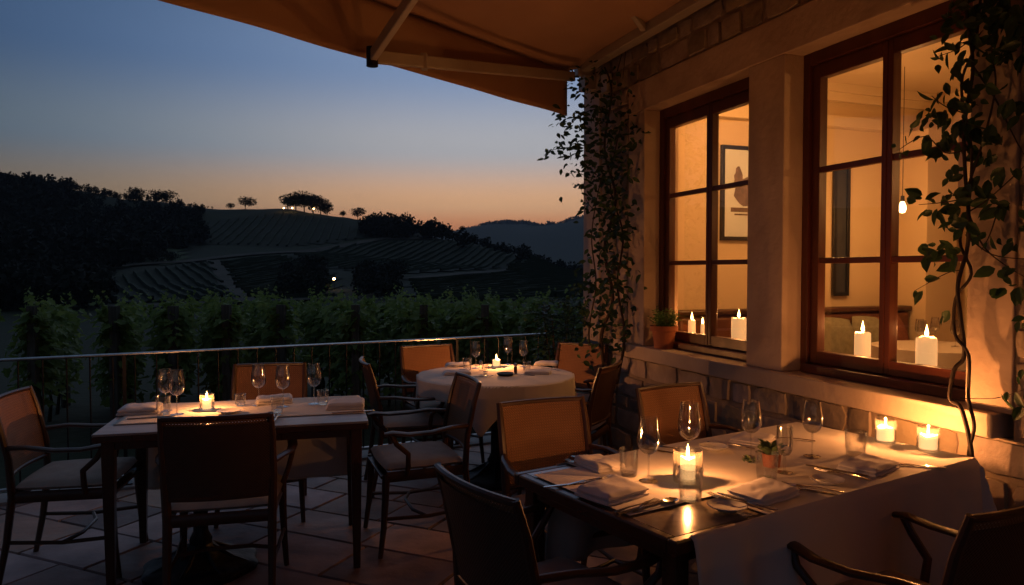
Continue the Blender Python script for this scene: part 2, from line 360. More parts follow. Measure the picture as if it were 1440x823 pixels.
def patch(name, poly, m, lift=.25, kind='structure', step=4.0):
    """a draped field: world polygon filled with small quads lying on the terrain"""
    P = [hit(*p) for p in poly]; xs = [p.x for p in P]; ys = [p.y for p in P]; mb = MB(); idx = {}
    def inside(x, y):
        c = False; j = len(P) - 1
        for i in range(len(P)):
            if (P[i].y > y) != (P[j].y > y) and x < (P[j].x - P[i].x) * (y - P[i].y) / (P[j].y - P[i].y) + P[i].x: c = not c
            j = i
        return c
    nx = int((max(xs) - min(xs)) / step) + 1; ny = int((max(ys) - min(ys)) / step) + 1
    def vid(i, j):
        if (i, j) not in idx:
            x = min(xs) + i * step; y = min(ys) + j * step
            idx[(i, j)] = len(mb.v); mb.v.append((x, y, terr(x, y) + fbm(x * .01, y * .01) * min(3, max(0, (math.hypot(x, y) - 60) * .01)) + lift))
        return idx[(i, j)]
    for i in range(nx):
        for j in range(ny):
            if inside(min(xs) + (i + .5) * step, min(ys) + (j + .5) * step): mb.f.append((vid(i, j), vid(i + 1, j), vid(i + 1, j + 1), vid(i, j + 1)))
    o = mb.build(name, m); tag(o, kind=kind); return inside, (min(xs), max(xs), min(ys), max(ys)), o
def tz(x, y): return terr(x, y) + fbm(x * .01, y * .01) * min(3, max(0, (math.hypot(x, y) - 60) * .01))
rowsmb = MB()
def rows(inside, bb, ang, gap=3.2, h=.95):
    gap *= .72
    d = Vector((math.cos(ang), math.sin(ang))); n = Vector((-d.y, d.x)); c = Vector(((bb[0] + bb[1]) / 2, (bb[2] + bb[3]) / 2)); ext = math.hypot(bb[1] - bb[0], bb[3] - bb[2]) / 2
    k = -int(ext / gap)
    while k * gap < ext:
        s = -ext; seg = []
        while s < ext + 5:
            p = c + n * (k * gap) + d * s
            if inside(p.x, p.y): seg.append(p)
            else:
                if len(seg) > 1: emit(seg, n, h)
                seg = []
            s += 3.0
        if len(seg) > 1: emit(seg, n, h)
        k += 1
def emit(seg, n, h):
    vs = []; fs = []
    for p in seg:
        hh = h * random.uniform(.75, 1.15); w = random.uniform(.22, .38)
        z = tz(p.x, p.y)
        vs += [(p.x - n.x * w, p.y - n.y * w, z + .2), (p.x - n.x * w * .8, p.y - n.y * w * .8, z + hh), (p.x + n.x * w * .8, p.y + n.y * w * .8, z + hh), (p.x + n.x * w, p.y + n.y * w, z + .2)]
    vs = [v for v in vs]
    for i in range(len(seg) - 1):
        for k in range(3): fs.append((i * 4 + k, i * 4 + k + 1, i * 4 + 5 + k, i * 4 + 4 + k))
    rowsmb.add(vs, fs)
for poly, ang, gap in (([(140, 428), (160, 394), (298, 369), (336, 425)], R(122), 3.4),
                  ([(306, 369), (400, 364), (470, 388), (470, 423), (352, 427)], R(62), 3.4),
                  ([(444, 379), (404, 361), (480, 349), (545, 338), (640, 341), (700, 352), (752, 372), (700, 378), (570, 388)], R(75), 4.5),
                  ([(575, 400), (700, 390), (830, 382), (860, 425), (585, 425)], R(28), 3.2),
                  ([(282, 345), (262, 312), (395, 300), (478, 311), (530, 332), (400, 352)], R(100), 4.2)):
    ins, bb, o = patch('vineyard_field', poly, 'field'); rows(ins, bb, ang, gap)
tag(rowsmb.build('vine_rows', 'vinerows', smooth=False), 'rows of vines striping the fields on the far hillside', 'vines', kind='stuff')
patch('meadow', [(120, 368), (140, 347), (205, 340), (262, 354), (258, 370), (150, 380)], 'meadow')
def track(pts, w):
    P = [hit(*p) for p in pts]; mb = MB(); q = []
    for a, b in zip(P, P[1:]):
        n = max(2, int((b - a).length / 4))
        for i in range(n): q.append(a.lerp(b, i / n))
    q.append(P[-1])
    for i, p in enumerate(q):
        t = (q[min(i + 1, len(q) - 1)] - q[max(i - 1, 0)]); t.z = 0; t.normalize(); n = Vector((-t.y, t.x, 0))
        for s in (-1, 1):
            c = p + n * (w * s); mb.v.append((c.x, c.y, tz(c.x, c.y) + .45))
    for i in range(len(q) - 1): mb.f.append((2 * i, 2 * i + 1, 2 * i + 3, 2 * i + 2))
    tag(mb.build('dirt_track', 'track'), kind='structure')
track([(0, 390), (100, 383), (190, 374), (290, 366), (350, 361), (420, 357), (480, 349), (540, 335), (610, 336)], 2.0)
track([(299, 368), (346, 428)], 1.6)
track([(572, 397), (650, 390), (740, 380), (785, 373), (768, 366)], 1.7)
track([(150, 437), (345, 429), (480, 424)], 1.3)

# trees -------------------------------------------------------------
def crown(mb, c, rx, rz, n, sz):
    for _ in range(n):
        while True:
            v = Vector((random.uniform(-1, 1), random.uniform(-1, 1), random.uniform(-1, 1)))
            if .25 < v.length < 1: break
        k = 1 + .35 * noise.noise(Vector((c[0] + v.x * 1.7, c[1] + v.y * 1.7, v.z * 1.7)) * 1.3)
        p = Vector((c[0] + v.x * rx * k, c[1] + v.y * rx * k, c[2] + v.z * rz * k))
        a = Vector((random.gauss(0, 1), random.gauss(0, 1), random.gauss(0, 1))).normalized(); b = a.orthogonal().normalized() * sz * random.uniform(.5, 1.2); d = a.cross(b).normalized() * sz * random.uniform(.5, 1.1)
        mb.add([p - b, p - d * .7, p + b, p + d], [(0, 1, 2, 3)])
wood = MB()
def wood_tree(x, y, h, n=70):
    z = tz(x, y); crown(wood, (x, y, z + h * .55), h * .38, h * .5, n, h * .12)
for _ in range(1500):      # the wooded hill at left
    px = random.uniform(-260, 285); py = random.uniform(max(258, 262 + px * .11), 392 - max(0, px - 120) * .28) if px > 0 else random.uniform(250, 400)
    p = hit(px, py); wood_tree(p.x, p.y, random.uniform(4.5, 7.5) * (1 if px < 100 or py > 335 else (.6 if py > 300 else .42)))
for _ in range(230):      # its crest
    px = random.uniform(-250, 300); r = ray(px, 300); d = random.uniform(335, 352) / math.hypot(r.x, r.y); wood_tree(r.x * d, r.y * d, random.uniform(2.5, 5.0) * max(.3, min(1, 1.05 - px * .0026)))
for _ in range(260):      # low dark wood in the valley at left
    px = random.uniform(-150, 150); p = hit(px, random.uniform(395, 440)); wood_tree(p.x, p.y, random.uniform(3, 5))
tag(wood.build('forest', 'forest', smooth=False), 'dark wood covering the hill at the far left', 'wood', kind='stuff')
wood = MB()
for _ in range(170):
    px = random.uniform(508, 634); top = 326 - 14 * math.sin((px - 500) / 135 * PI) + max(0, px - 590) * .35
    p = hit(px, random.uniform(top, 336)); wood_tree(p.x, p.y, random.uniform(3.5, 6.5))
tag(wood.build('copse', 'forest', smooth=False), 'dark copse on the ridge right of the lamplit trees', 'wood', kind='stuff')
wood = MB()
for _ in range(90):
    px = random.uniform(640, 830); r = ray(px, 345); d = random.uniform(240, 300) / math.hypot(r.x, r.y); wood_tree(r.x * d, r.y * d, random.uniform(3, 5.5))
for _ in range(150):
    px = random.uniform(395, 560); p = hit(px, random.uniform(384, 425)); 
    if abs(px - 478) < 22: continue
    wood_tree(p.x, p.y, random.uniform(2, 4))
tag(wood.build('hedgerow', 'forest', smooth=False), 'dark hedgerow trees along the foot of the vineyards', 'wood', kind='stuff')
wood = MB()
for _ in range(420):      # ragged crest of the far ridge
    a = math.atan2(random.uniform(600, 1000) - 720, F); d = random.uniform(2270, 2330); x, y = d * math.sin(a), d * math.cos(a)
    z = terr(x, y) + fbm(x * .004 + 9, y * .004) * 28; crown(wood, (x, y, z + 3), 12, 7, 10, 5)
tag(wood.build('ridge_wood', 'ridge', smooth=False), 'wood along the crest of the distant blue ridge', 'wood', kind='stuff')

def tree(px, py, h, w, label, group='trees standing on the skyline', trunk=.12, n=620, name='tree', d=None):
    if d: h *= 1.15; w *= 1.4; trunk = .2
    if d is None: p = hit(px, py)
    else:
        r = ray(px, py); k = d / math.hypot(r.x, r.y); p = Vector((r.x * k, r.y * k, 0))
    p.z = tz(p.x, p.y)
    t = empty(name, p, random.uniform(0, 6), label, 'tree', group)
    m = MB()
    for _ in range(5):
        a = random.uniform(0, 6.28); q = random.uniform(0, .5) * w
        crown(m, (q * math.cos(a), q * math.sin(a), h * (trunk + .36) + random.uniform(-.1, .12) * h), w * .72, h * (1 - trunk) * .42, n // 5, h * .06)
    m.build('crown', 'forest', t, smooth=False)
    m = MB(); m.tube([(0, 0, -.6), (.1, 0, h * trunk), (0, .1, h * .7)], [h * .035, h * .028, h * .012], 7)
    for a in (0.4, 2.3, 4.4): m.tube([(0, 0, h * trunk * .8), (w * .35 * math.cos(a), w * .35 * math.sin(a), h * .62)], [h * .018, h * .006], 5)
    m.build('trunk', 'bark', t)
D0 = 331
tree(191, 287, 5, 3.0, 'leftmost small round tree where the wooded crest ends', d=D0)
tree(221, 290, 4.6, 2.6, 'left of the two touching trees on the skyline', d=D0)
tree(233, 290, 5.2, 3.6, 'right and broader of the two touching trees on the skyline', d=D0)
tree(345, 297, 5.2, 3.2, 'round tree alone left of the lamplit grove', d=D0)
tree(325, 297, 2.6, 1.6, 'tiny bush beside the lone round skyline tree', d=D0)
for i, (x, h, w) in enumerate([(405, 6, 3), (416, 7, 3.6), (428, 7.5, 3.8), (440, 7.3, 3.6), (451, 7, 3.4), (460, 5.8, 2.6)]):
    tree(x, 298, h, w, ['leftmost', 'second', 'third', 'fourth', 'fifth', 'rightmost'][i] + ' tree of the lamplit grove on the hilltop', 'trees of the hilltop grove', d=326)
tree(482, 309, 2.6, 1.2, 'tiny upright tree just right of the hilltop grove', d=318)
tree(503, 311, 4.6, 2.6, 'small tree left of the copse on the ridge', d=314)
for px, py, h, w, lb in [(125, 372, 6, 4.6, 'large dark bush at the left edge of the meadow'), (198, 370, 2.6, 1.8, 'smallest of three bushes in front of the meadow'),
                         (216, 369, 4.6, 3.0, 'largest of three bushes in front of the meadow'), (241, 368, 3.4, 2.4, 'rightmost of three bushes in front of the meadow'),
                         (430, 385, 5, 4, 'dark tree at the foot of the wide vineyard field'), (558, 392, 5, 4, 'dark tree where the curving track starts'),
                         (738, 366, 4.4, 3.2, 'left of two dark trees beside the track bend'), (778, 370, 6, 5, 'right of two dark trees beside the track bend')]:
    tree(px, py, h, w, lb, 'dark trees among the vineyards', trunk=.12)
# three lamps on the hilltop and one in the valley
for i, (px, py, dd) in enumerate([(399, 293, 318), (411, 293, 320), (441, 294, 320), (470, 405, None)]):
    r = ray(px, py); p = hit(px, py + 6) if dd is None else Vector((r.x, r.y, 0)) * (dd / math.hypot(r.x, r.y)); g = tz(p.x, p.y); z = CAMZ + (380 - py) / F * p.y
    if z < g + 1: z = g + 2.2
    t = empty('lamp_post', (p.x, p.y, g), 0, ['leftmost lit lamp under the hilltop grove', 'middle lit lamp under the hilltop grove', 'rightmost lit lamp under the hilltop grove', 'single lit lamp down in the valley'][i], 'lamp', 'far lit lamps')
    h = z - g
    m = MB(); m.tube([(0, 0, -.3), (0, 0, h)], .05, 6); m.build('pole', 'rail', t)
    m = MB(); m.lathe([(0, -.22), (.2, -.12), (.26, 0), (.2, .12), (0, .22)], 10, (0, 0, h)); m.build('globe', 'far_lamp', t)
    lamp('lamp_light', (0, 0, h), 160 if i == 0 else 50, .25, (1, .55, .2), t)


# ------------------------------------------------------------------ near vineyard
def vine_row(px, y0, label, ln=20.0, dens=150):
    x0 = (px - 720) / F * y0; dx = -.456; s = math.hypot(dx, 1); d = Vector((dx / s, 1 / s, 0)); nrm = Vector((d.y, -d.x, 0))
    g0 = terr(x0, y0); t = empty('vine_row', (x0, y0, g0), 0, label, 'grapevines', 'rows of grapevines below the terrace')
    def base(q): x, y = x0 + d.x * q, y0 + d.y * q; return Vector((d.x * q, d.y * q, terr(x, y) - g0))
    m = MB(); n = int(ln * dens)
    for _ in range(n):
        q = random.random() ** 1.25 * ln + .05 - .25 * random.random()
        hh = .35 + 1.78 * random.random() ** .8
        top = 1.86 + .5 * noise.noise(Vector((q * 2.3, px, 0)))
        if hh > top: hh = top - random.random() * .3
        if hh < .65 and random.random() < .7: continue
        w = random.gauss(0, .15) * (1 - .25 * (hh / 2))
        p = base(q) + nrm * w + Vector((0, 0, hh)); sg = 1 if w > 0 else -1
        dr = nrm * sg * random.uniform(.2, 1) + Vector((random.gauss(0, .5), random.gauss(0, .5), random.uniform(-1, .1)))
        sz = random.uniform(.09, .17); m.leaf(p, dr, nrm * sg * .5 + Vector((0, -.3, 1.0)) + Vector((random.gauss(0, .3), random.gauss(0, .3), 0)), sz, sz * 1.1, .25, 1)
    for _ in range(int(ln * 4.5)):       # loose shoots standing above the row
        q = random.random() ** 2 * ln; b = base(q) + nrm * random.gauss(0, .15) + Vector((0, 0, 1.8)); lean = Vector((random.gauss(0, .25), random.gauss(0, .25), 1)); hl = random.uniform(.15, .5)
        for k in range(9):
            p = b + lean * (hl * k / 8) + Vector((random.gauss(0, .02), random.gauss(0, .02), 0)); a = random.uniform(0, 6.28); sz = .15 - .012 * k
            m.leaf(p, (math.cos(a), math.sin(a), random.uniform(-.9, .7)), (random.gauss(0, .8), random.gauss(0, .8) - .5, .5), sz * random.uniform(.7, 1.1), sz * random.uniform(.7, 1), .25, 1)
    m.build('foliage', 'vine_leaf', t, smooth=False)
    for q in [0] + [k for k in (3.4,)]:
        b = base(q); m = MB(); m.box(-.06, .06, -.06, .06, -.3, 1.85 if q else 2.0, Matrix.Translation(b)); m.build('post', 'post', t, smooth=False)
    for k in range(4):
        q = .4 + k * .9; b = base(q); m = MB(); m.tube([b + Vector((0, 0, -.1)), b + Vector((.04, .02, .35)), b + Vector((-.02, .03, .75)), b + Vector((.05, 0, 1.1))], [.035, .028, .026, .015], 6); m.build('trunk', 'bark', t)
    m = MB()
    for hh in (.75, 1.2, 1.6): m.tube([base(0) + Vector((0, 0, hh)), base(ln * .5) + Vector((0, 0, hh)), base(ln) + Vector((0, 0, hh))], .003, 4)
    m.build('wire', 'rail', t)
names = ['far left, cut by the picture edge', 'second from the left', 'narrowest, third from the left', 'fourth, starting behind the small candle table', 'fifth from the left', 'sixth, its post tall left of the round table', 'seventh, its post above the round table', 'eighth, right of the round table post', 'rightmost, beside the house corner', 'half hidden behind the climbing plant']
for i, px in enumerate([45, 160, 243, 318, 395, 500, 596, 682, 768, 850]):
    vine_row(px, 11.6 if i > 2 else 11.2, 'row of grapevines ' + names[i], 3.6 if i < 3 else 5.5, 400 if i > 2 else 430)

# ------------------------------------------------------------------ terrace
RA, RB = Vector((-3.29, 4.70, 0)), Vector((.32, 6.64, 0)); RD = (RB - RA).normalized(); RN = Vector((-RD.y, RD.x, 0))
E0 = RA - RD * 6; E1 = RB + RD * 1.2
m = MB(); out = .16
P = [E0 + RN * out, E1 + RN * out, Vector((6, 6, 0)), Vector((6, -4, 0)), Vector((-9, -4, 0))]
m.add([(p.x, p.y, -.012) for p in P] + [(p.x, p.y, -1.4) for p in P], [(4, 3, 2, 1, 0)] + [(i, (i + 1) % 5, (i + 1) % 5 + 5, i + 5) for i in range(5)])
tag(m.build('terrace_slab', 'grout', smooth=False), kind='structure')
import bmesh
m = MB(); rot = Matrix.Rotation(R(-24), 4, 'Z'); y = -3.5
while y < 9.5:
    h = random.choice((.28, .36, .42)); x = -9 + random.random() * .5
    while x < 9:
        w = random.uniform(.32, .72); g = .006; c = .005; zt = random.uniform(-.0015, .0015)
        lo, hi = (x + g, y + g), (x + w - g, y + h - g)
        j = [random.uniform(-.004, .004) for _ in range(8)]
        top = [(lo[0] + c + j[0], lo[1] + c + j[1], zt), (hi[0] - c + j[2], lo[1] + c + j[3], zt), (hi[0] - c + j[4], hi[1] - c + j[5], zt), (lo[0] + c + j[6], hi[1] - c + j[7], zt)]
        bot = [(lo[0] + j[0], lo[1] + j[1], -.011), (hi[0] + j[2], lo[1] + j[3], -.011), (hi[0] + j[4], hi[1] + j[5], -.011), (lo[0] + j[6], hi[1] + j[7], -.011)]
        m.add([rot @ Vector(q) for q in top + bot], [(0, 1, 2, 3), (4, 5, 1, 0), (5, 6, 2, 1), (6, 7, 3, 2), (7, 4, 0, 3)])
        x += w
    y += h
fl = m.build('terrace_floor', 'tile', smooth=False); bm = bmesh.new(); bm.from_mesh(fl.data)
def cut(p, n): bmesh.ops.bisect_plane(bm, geom=bm.verts[:] + bm.edges[:] + bm.faces[:], plane_co=p, plane_no=n, clear_outer=True)
cut(RA - RN * .09, RN); cut(wl(0, -.15, 0), -NO); cut(Vector((0, -2.5, 0)), Vector((0, -1, 0))); bm.to_mesh(fl.data); bm.free(); tag(fl, kind='structure')
m = MB(); k = -6.0
while k < 5.2:
    w = .9; a = RA + RD * (k + .004); b = RA + RD * (k + w - .004)
    q = [a - RN * .085, b - RN * .085, b + RN * .15, a + RN * .15]
    m.add([(p.x, p.y, .02) for p in q] + [(p.x, p.y, -.011) for p in q], [(0, 1, 2, 3), (4, 5, 1, 0), (5, 6, 2, 1), (6, 7, 3, 2), (7, 4, 0, 3)]); k += w
tag(m.build('kerb', 'kerb', smooth=False, bev=.006), kind='structure')

# railing
rl = empty('railing', RA, math.atan2(RD.y, RD.x), 'thin dark steel railing with pale top rail along the terrace edge', 'railing')
Lr = (RB - RA).length; x0 = -4.5
m = MB(); m.tube([(x0, 0, .92), (Lr, 0, .92)], (.019, .011), 10); m.build('top_rail', 'rail_top', rl)
m = MB(); m.tube([(x0, 0, .075), (Lr, 0, .075)], (.014, .012), 6); m.build('bottom_rail', 'rail_top', rl)
base = MB(); base.tube([(0, 0, .075), (0, 0, .915)], .0055, 6, up=(0, 1, 0)); b0 = base.build('baluster', 'rail', rl); b0.location.x = x0
k = 0; nb = 0
for i in range(1, int((Lr - x0) / .135) + 1):
    x = x0 + i * .135
    if x > Lr or x < -1.2: continue
    c = b0.copy(); col.objects.link(c); c.parent = rl; c.location.x = x
b0.location.x = -1.2
for x in (-4.4, -1.85, .7, 3.2, Lr - .02):
    m = MB(); m.box(-.012, .012, -.012, .012, 0.015, .915, Matrix.Translation((x, 0, 0))); m.box(-.04, .04, -.04, .04, .0205, .03, Matrix.Translation((x, 0, 0))); m.build('post', 'rail', rl, smooth=False)

# ------------------------------------------------------------------ restaurant building (built in the wall's own frame: x away from us, y out, z up)
B = empty('restaurant_building', W0, WA, 'stone restaurant house with plaster window surrounds and lit room', 'building')
T0, T1 = -5.0, 3.8; ZT = 4.7; D0_, D1 = -3.3, -1.0; W1 = (1.58, 2.78); W2 = (.16, 1.273); WZ = (.93, 2.70)
def part(name, mname, boxes, bev=0.004, parent=B):
    m = MB()
    for b in boxes: m.box(*b)
    return m.build(name, mname, parent, smooth=False, bev=bev)
part('masonry_core', 'mortar', [(D1, T1, -.30, -.014, -1.4, .83), (T0, D0_, -.30, -.014, -1.4, .83), (D0_, D1, -.30, -.014, -1.4, 0.0), (T0, T1, -.30, -.014, 2.92, ZT), (D1, -.04, -.30, -.014, .83, 2.92), (T0, D0_, -.30, -.014, .83, 2.92), (3.02, 3.5, -.30, -.014, .83, 2.92)], 0)
for b_ in ((2.78, 3.02), (1.273, 1.58), (-.04, .16)): part('plaster_pier', 'plaster', [(*b_, -.30, 0, .93, 2.70)], .006)
part('lintel', 'plaster', [(-.04, 3.02, -.30, .004, 2.70, 2.92)], .006)
part('sill', 'sill', [(0.0, 3.03, -.31, .055, .83, .93)], .008)
part('corner_quoin', 'quoin', [(3.5, 3.802, -.32, .012, -.6, 3.5)], .01)
def stones(t0, t1, z0, z1):
    m = MB(); z = z0
    while z < z1 - .03:
        h = min(random.uniform(.10, .2), z1 - z); 
        if z1 - z - h < .06: h = z1 - z
        t = t0
        while t < t1 - .02:
            w = min(random.uniform(.14, .42), t1 - t)
            if t1 - t - w < .08: w = t1 - t
            g = random.uniform(.003, .011); pr = random.uniform(-.005, .006)
            a = Matrix.Identity(4); n = 5
            # rounded irregular block face
            cx, cz = t + w / 2, z + h / 2; rx, rz = w / 2 - g, h / 2 - g; ring = []
            for k in range(12):
                an = 2 * PI * (k + .5) / 12; cc, ss = math.cos(an), math.sin(an); sq = (abs(cc) ** 9 + abs(ss) ** 9) ** (-1 / 9)
                jt = 1 - random.random() * .13; ring.append((cx + rx * cc * sq * jt, cz + rz * ss * sq * jt))
            vs = []; 
            for s, dpt in ((1.0, -.03), (.985, pr - .008), (.93, pr - .001), (.5, pr + .002)):
                for (a_, b_) in ring: vs.append((cx + (a_ - cx) * s, dpt + random.uniform(-.002, .002), cz + (b_ - cz) * s))
            fs = []
            for r_ in range(3):
                for k in range(12): fs.append((r_ * 12 + k, r_ * 12 + (k + 1) % 12, (r_ + 1) * 12 + (k + 1) % 12, (r_ + 1) * 12 + k))
            fs.append(tuple(36 + k for k in range(12)))
            m.add(vs, [tuple(reversed(f)) for f in fs]); t += w
        z += h
    return m
for a in ((D1, 3.5, -.2, .83), (-2.1, 3.5, 2.92, 4.3), (D1, -.04, .83, 2.92), (3.02, 3.5, .83, 2.92)):
    stones(*a).build('stone_facing', 'stone', B)
# inner shell of the room
YB = -3.95
part('end_wall', 'room_wall', [(3.55, 3.79, YB, -.31, -1.4, ZT)], 0)
part('back_wall', 'room_wall', [(T0, 2.15, YB - .25, YB, -1.4, ZT), (3.0, 3.79, YB - .25, YB, -1.4, ZT), (2.15, 3.0, YB - .25, YB, -1.4, 1.0), (2.15, 3.0, YB - .25, YB, 2.55, ZT)], 0)
part('near_end_wall', 'room_wall', [(T0 - .2, T0, YB - .25, -.30, -1.4, ZT)], 0)
part('ceiling', 'room_ceiling', [(T0, 3.55, YB, -.30, 3.28, 3.4)], 0)
part('room_floor', 'room_floor', [(T0, 3.55, YB, -.30, .0, .1)], 0)
part('roof', 'mortar', [(T0 - .3, T1 + .05, YB - .4, .08, ZT, ZT + .12)], 0)
part('cornice', 'room_ceiling', [(3.47, 3.55, YB, -.30, 3.2, 3.28), (3.5, 3.549, YB, -.30, 3.12, 3.2), (T0, 3.47, YB, YB + .08, 3.2, 3.28), (3.43, 3.548, YB, -.30, 2.86, 2.96), (T0, 3.43, YB, YB + .12, 2.86, 2.96)], .004)
part('wall_pier', 'room_wall', [(3.2, 3.54, -3.75, -3.35, .1, 2.86)], .003)
# windows
def window(t0, t1, nm):
    z0, z1 = WZ; w = empty(nm, (0, 0, 0)); w.parent = B; bpy.data.objects.remove(w)
    m = MB(); yo, yi = -.13, -.22
    m.box(t0, t0 + .05, yi, yo, z0, z1); m.box(t1 - .05, t1, yi, yo, z0, z1); m.box(t0 + .05, t1 - .05, yi, yo, z1 - .07, z1); m.box(t0 + .05, t1 - .05, yi - .02, yo + .04, z0 + .001, z0 + .05)
    fr = m.build('window', 'mahogany', B, smooth=False, bev=.004)
    mid = (t0 + t1) / 2; pz = MB()
    for (a, b) in ((t0 + .052, mid - .002), (mid + .002, t1 - .052)):
        s = MB(); y0, y1 = -.205, -.15; c0, c1 = z0 + .052, z1 - .072; wa, wb = (.055, .03) if a < mid - .1 and b < mid else (.03, .055)
        s.box(a, a + wa, y0, y1, c0, c1); s.box(b - wb, b, y0, y1, c0, c1); s.box(a + wa, b - wb, y0, y1, c1 - .075, c1); s.box(a + wa, b - wb, y0, y1, c0, c0 + .07)
        ia, ib = c0 + .07, c1 - .075
        for k in (1, 2):
            zz = ia + (ib - ia) * k / 3; s.box(a + wa, b - wb, y0 + .012, y1 - .008, zz - .016, zz + .016)
        so_ = s.build('sash', 'mahogany', fr, smooth=False, bev=.004)
        g = MB(); g.box(a + .025, b - .025, -.181, -.177, ia - .005, ib + .005); g.build('pane', 'pane', fr, smooth=False)
        h = MB(); 
window(*W1, 'window'); window(*W2, 'window')
m = MB()
for b in ((2.152, 2.2, -4.1, -4.0, 1.001, 2.549), (2.95, 2.998, -4.1, -4.0, 1.001, 2.549), (2.2, 2.95, -4.1, -4.0, 2.5, 2.549), (2.2, 2.95, -4.1, -4.0, 1.001, 1.05), (2.55, 2.59, -4.09, -4.01, 1.05, 2.5), (2.2, 2.95, -4.085, -4.015, 1.72, 1.75)): m.box(*b)
fr = m.build('window', 'mahogany', B, smooth=False, bev=.003); g = MB(); g.box(2.2, 2.95, -4.053, -4.049, 1.05, 2.5); g.build('pane', 'pane', fr, smooth=False)
# glazed double door added out of view to spill room light outside
m = MB()
for b in ((D0_, D0_ + .07, 0.001, 2.919), (D1 - .07, D1, 0.001, 2.919), (D0_ + .07, D1 - .07, 2.85, 2.919)): m.box(b[0], b[1], -.2, -.1, b[2], b[3])
dr_ = m.build('unseen_door', 'mahogany', B, smooth=False, bev=.004); mid = (D0_ + D1) / 2
for a, b in ((D0_ + .072, mid - .002), (mid + .002, D1 - .072)):
    m = MB(); m.box(a, a + .08, -.18, -.13, .01, 2.848); m.box(b - .08, b, -.18, -.13, .01, 2.848); m.box(a + .08, b - .08, -.18, -.13, .01, .3); m.box(a + .08, b - .08, -.18, -.13, 2.76, 2.848); m.box(a + .08, b - .08, -.17, -.14, 1.4, 1.44); m.build('unseen_door_leaf', 'mahogany', dr_, smooth=False, bev=.004)
    m = MB(); m.box(a + .075, b - .075, -.158, -.153, .29, 2.77); m.build('pane', 'pane', dr_, smooth=False)
m = MB(); m.box(D1 + .2, 3.2, -.52, -.311, .97, 1.0); m.build('inner_sill', 'sill', B, smooth=False, bev=.004)

def wt(o, t, y, z, rz=0): o.location = wl(t, y, z); o.rotation_euler = (0, 0, WA + rz); return o
# things in the room
def picture(t, y, z, w, h, label, art):
    o = wt(empty('picture', label=label, cat='picture'), t, y, z)
    m = MB(); f = .035
    for b in ((-w / 2, -w / 2 + f, -h / 2, h / 2), (w / 2 - f, w / 2, -h / 2, h / 2), (-w / 2 + f, w / 2 - f, h / 2 - f, h / 2), (-w / 2 + f, w / 2 - f, -h / 2, -h / 2 + f)): m.box(-.03, 0, b[0], b[1], b[2], b[3])
    m.build('frame', 'black_frame', o, smooth=False, bev=.003)
    m = MB(); m.box(-.012, -.004, -w / 2 + f, w / 2 - f, -h / 2 + f, h / 2 - f); m.build('print', 'paper' if art else 'slate_art', o, smooth=False)
    if art:
        m = MB()
        def blob(cy_, cz_, ry, rz_, n=18, x=-.0135):
            vs = [(x, cy_ + ry * math.cos(2 * PI * k / n) * random.uniform(.8, 1.1), cz_ + rz_ * math.sin(2 * PI * k / n) * random.uniform(.8, 1.1)) for k in range(n)]; m.add(vs, [tuple(range(n))])
        blob(.12, .02, .13, .13); blob(.02, -.03, .1, .08, x=-.0137); blob(.2, .12, .05, .12, x=-.0139)
        m.box(-.0143, -.013, -.18, .28, -.17, -.13); m.box(-.0143, -.013, -.08, .24, -.2, -.185)
        m.build('print_shapes', 'ink', o, smooth=False)
picture(3.545, -1.62, 2.2, .78, .86, 'white poster in black frame on the room end wall', True)
picture(3.545, -2.62, 1.88, .2, 1.26, 'narrow dark grey panel on the wall above the sofa', False)
def pendant(t, y, z, label, pw):
    o = wt(empty('pendant_bulb', label=label, cat='lamp', group='warm bulbs hanging in the room'), t, y, z)
    m = MB(); m.tube([(0, 0, .09), (0, 0, 3.27 - z)], .003, 6); m.build('cord', 'black_frame', o)
    m = MB(); m.lathe([(0, .1), (.016, .095), (.018, .05), (.014, .045), (0, .045)], 14); m.build('socket', 'iron', o)
    m = MB(); m.lathe([(0, -.055), (.02, -.05), (.032, -.02), (.028, .01), (.014, .045), (0, .046)], 16); m.build('bulb', 'bulb', o)
    lamp('bulb_light', (0, 0, -.02), pw, .05, (1, .44, .13), o)
px_ = on_wall(1269, 291, -2.6)
pendant(px_[0], -2.6, px_[2], 'glowing teardrop bulb seen through the larger window', 28)
pendant(-.2, -1.6, 2.2, 'unseen warm bulb added between larger window and door', 60)  # bulb added off frame to brighten room and terrace
pendant(-2.2, -1.3, 1.75, 'low unseen bulb added just inside the door', 14)  # weak bulb added out of view for warm spill on the terrace
pendant(2.5, -1.1, 2.75, 'unseen warm bulb added high behind the smaller window', 105)  # bulb added out of sight to brighten this end of the room
# banquette along the end wall
bq = wt(empty('banquette', label='brown leather banquette with curved wooden back along the end wall', cat='sofa'), 3.5, -2.0, .1)
def bqb(name, mt_, boxes, bev): 
    m = MB(); [m.box(*b) for b in boxes]; return m.build(name, mt_, bq, smooth=True, bev=bev)
bqb('seat', 'leather', [(-.66, -.08, -1.3, 1.3, .28, .50)], .04); bqb('backrest', 'leather', [(-.16, -.02, -1.32, 1.32, .5, 1.0)], .04); bqb('top_rail', 'wood', [(-.17, .0, -1.34, 1.34, 1.0, 1.05)], .015); bqb('plinth', 'wood', [(-.6, -.04, -1.28, 1.28, .001, .28)], .01)
def pillow(y, mt_, label, tilt):
    o = wt(empty('pillow', label=label, cat='pillow', group='pillows on the banquette'), 3.27, y, .64)
    m = MB()
    def fn(u, v, s):
        a, b = u * 2 - 1, v * 2 - 1; k = (1 - a ** 4) * (1 - b ** 4); return (s * .085 * k ** .6 + b * .06, a * .24 * (1 - .08 * b * b), .2 + b * .22 * (1 - .08 * a * a))
    m.grid(lambda u, v: fn(u, v, -1), 12, 12); m.grid(lambda u, v: fn(1 - u, v, 1), 12, 12); c = m.build('cover', mt_, o); c.rotation_euler = (tilt, 0, 0)
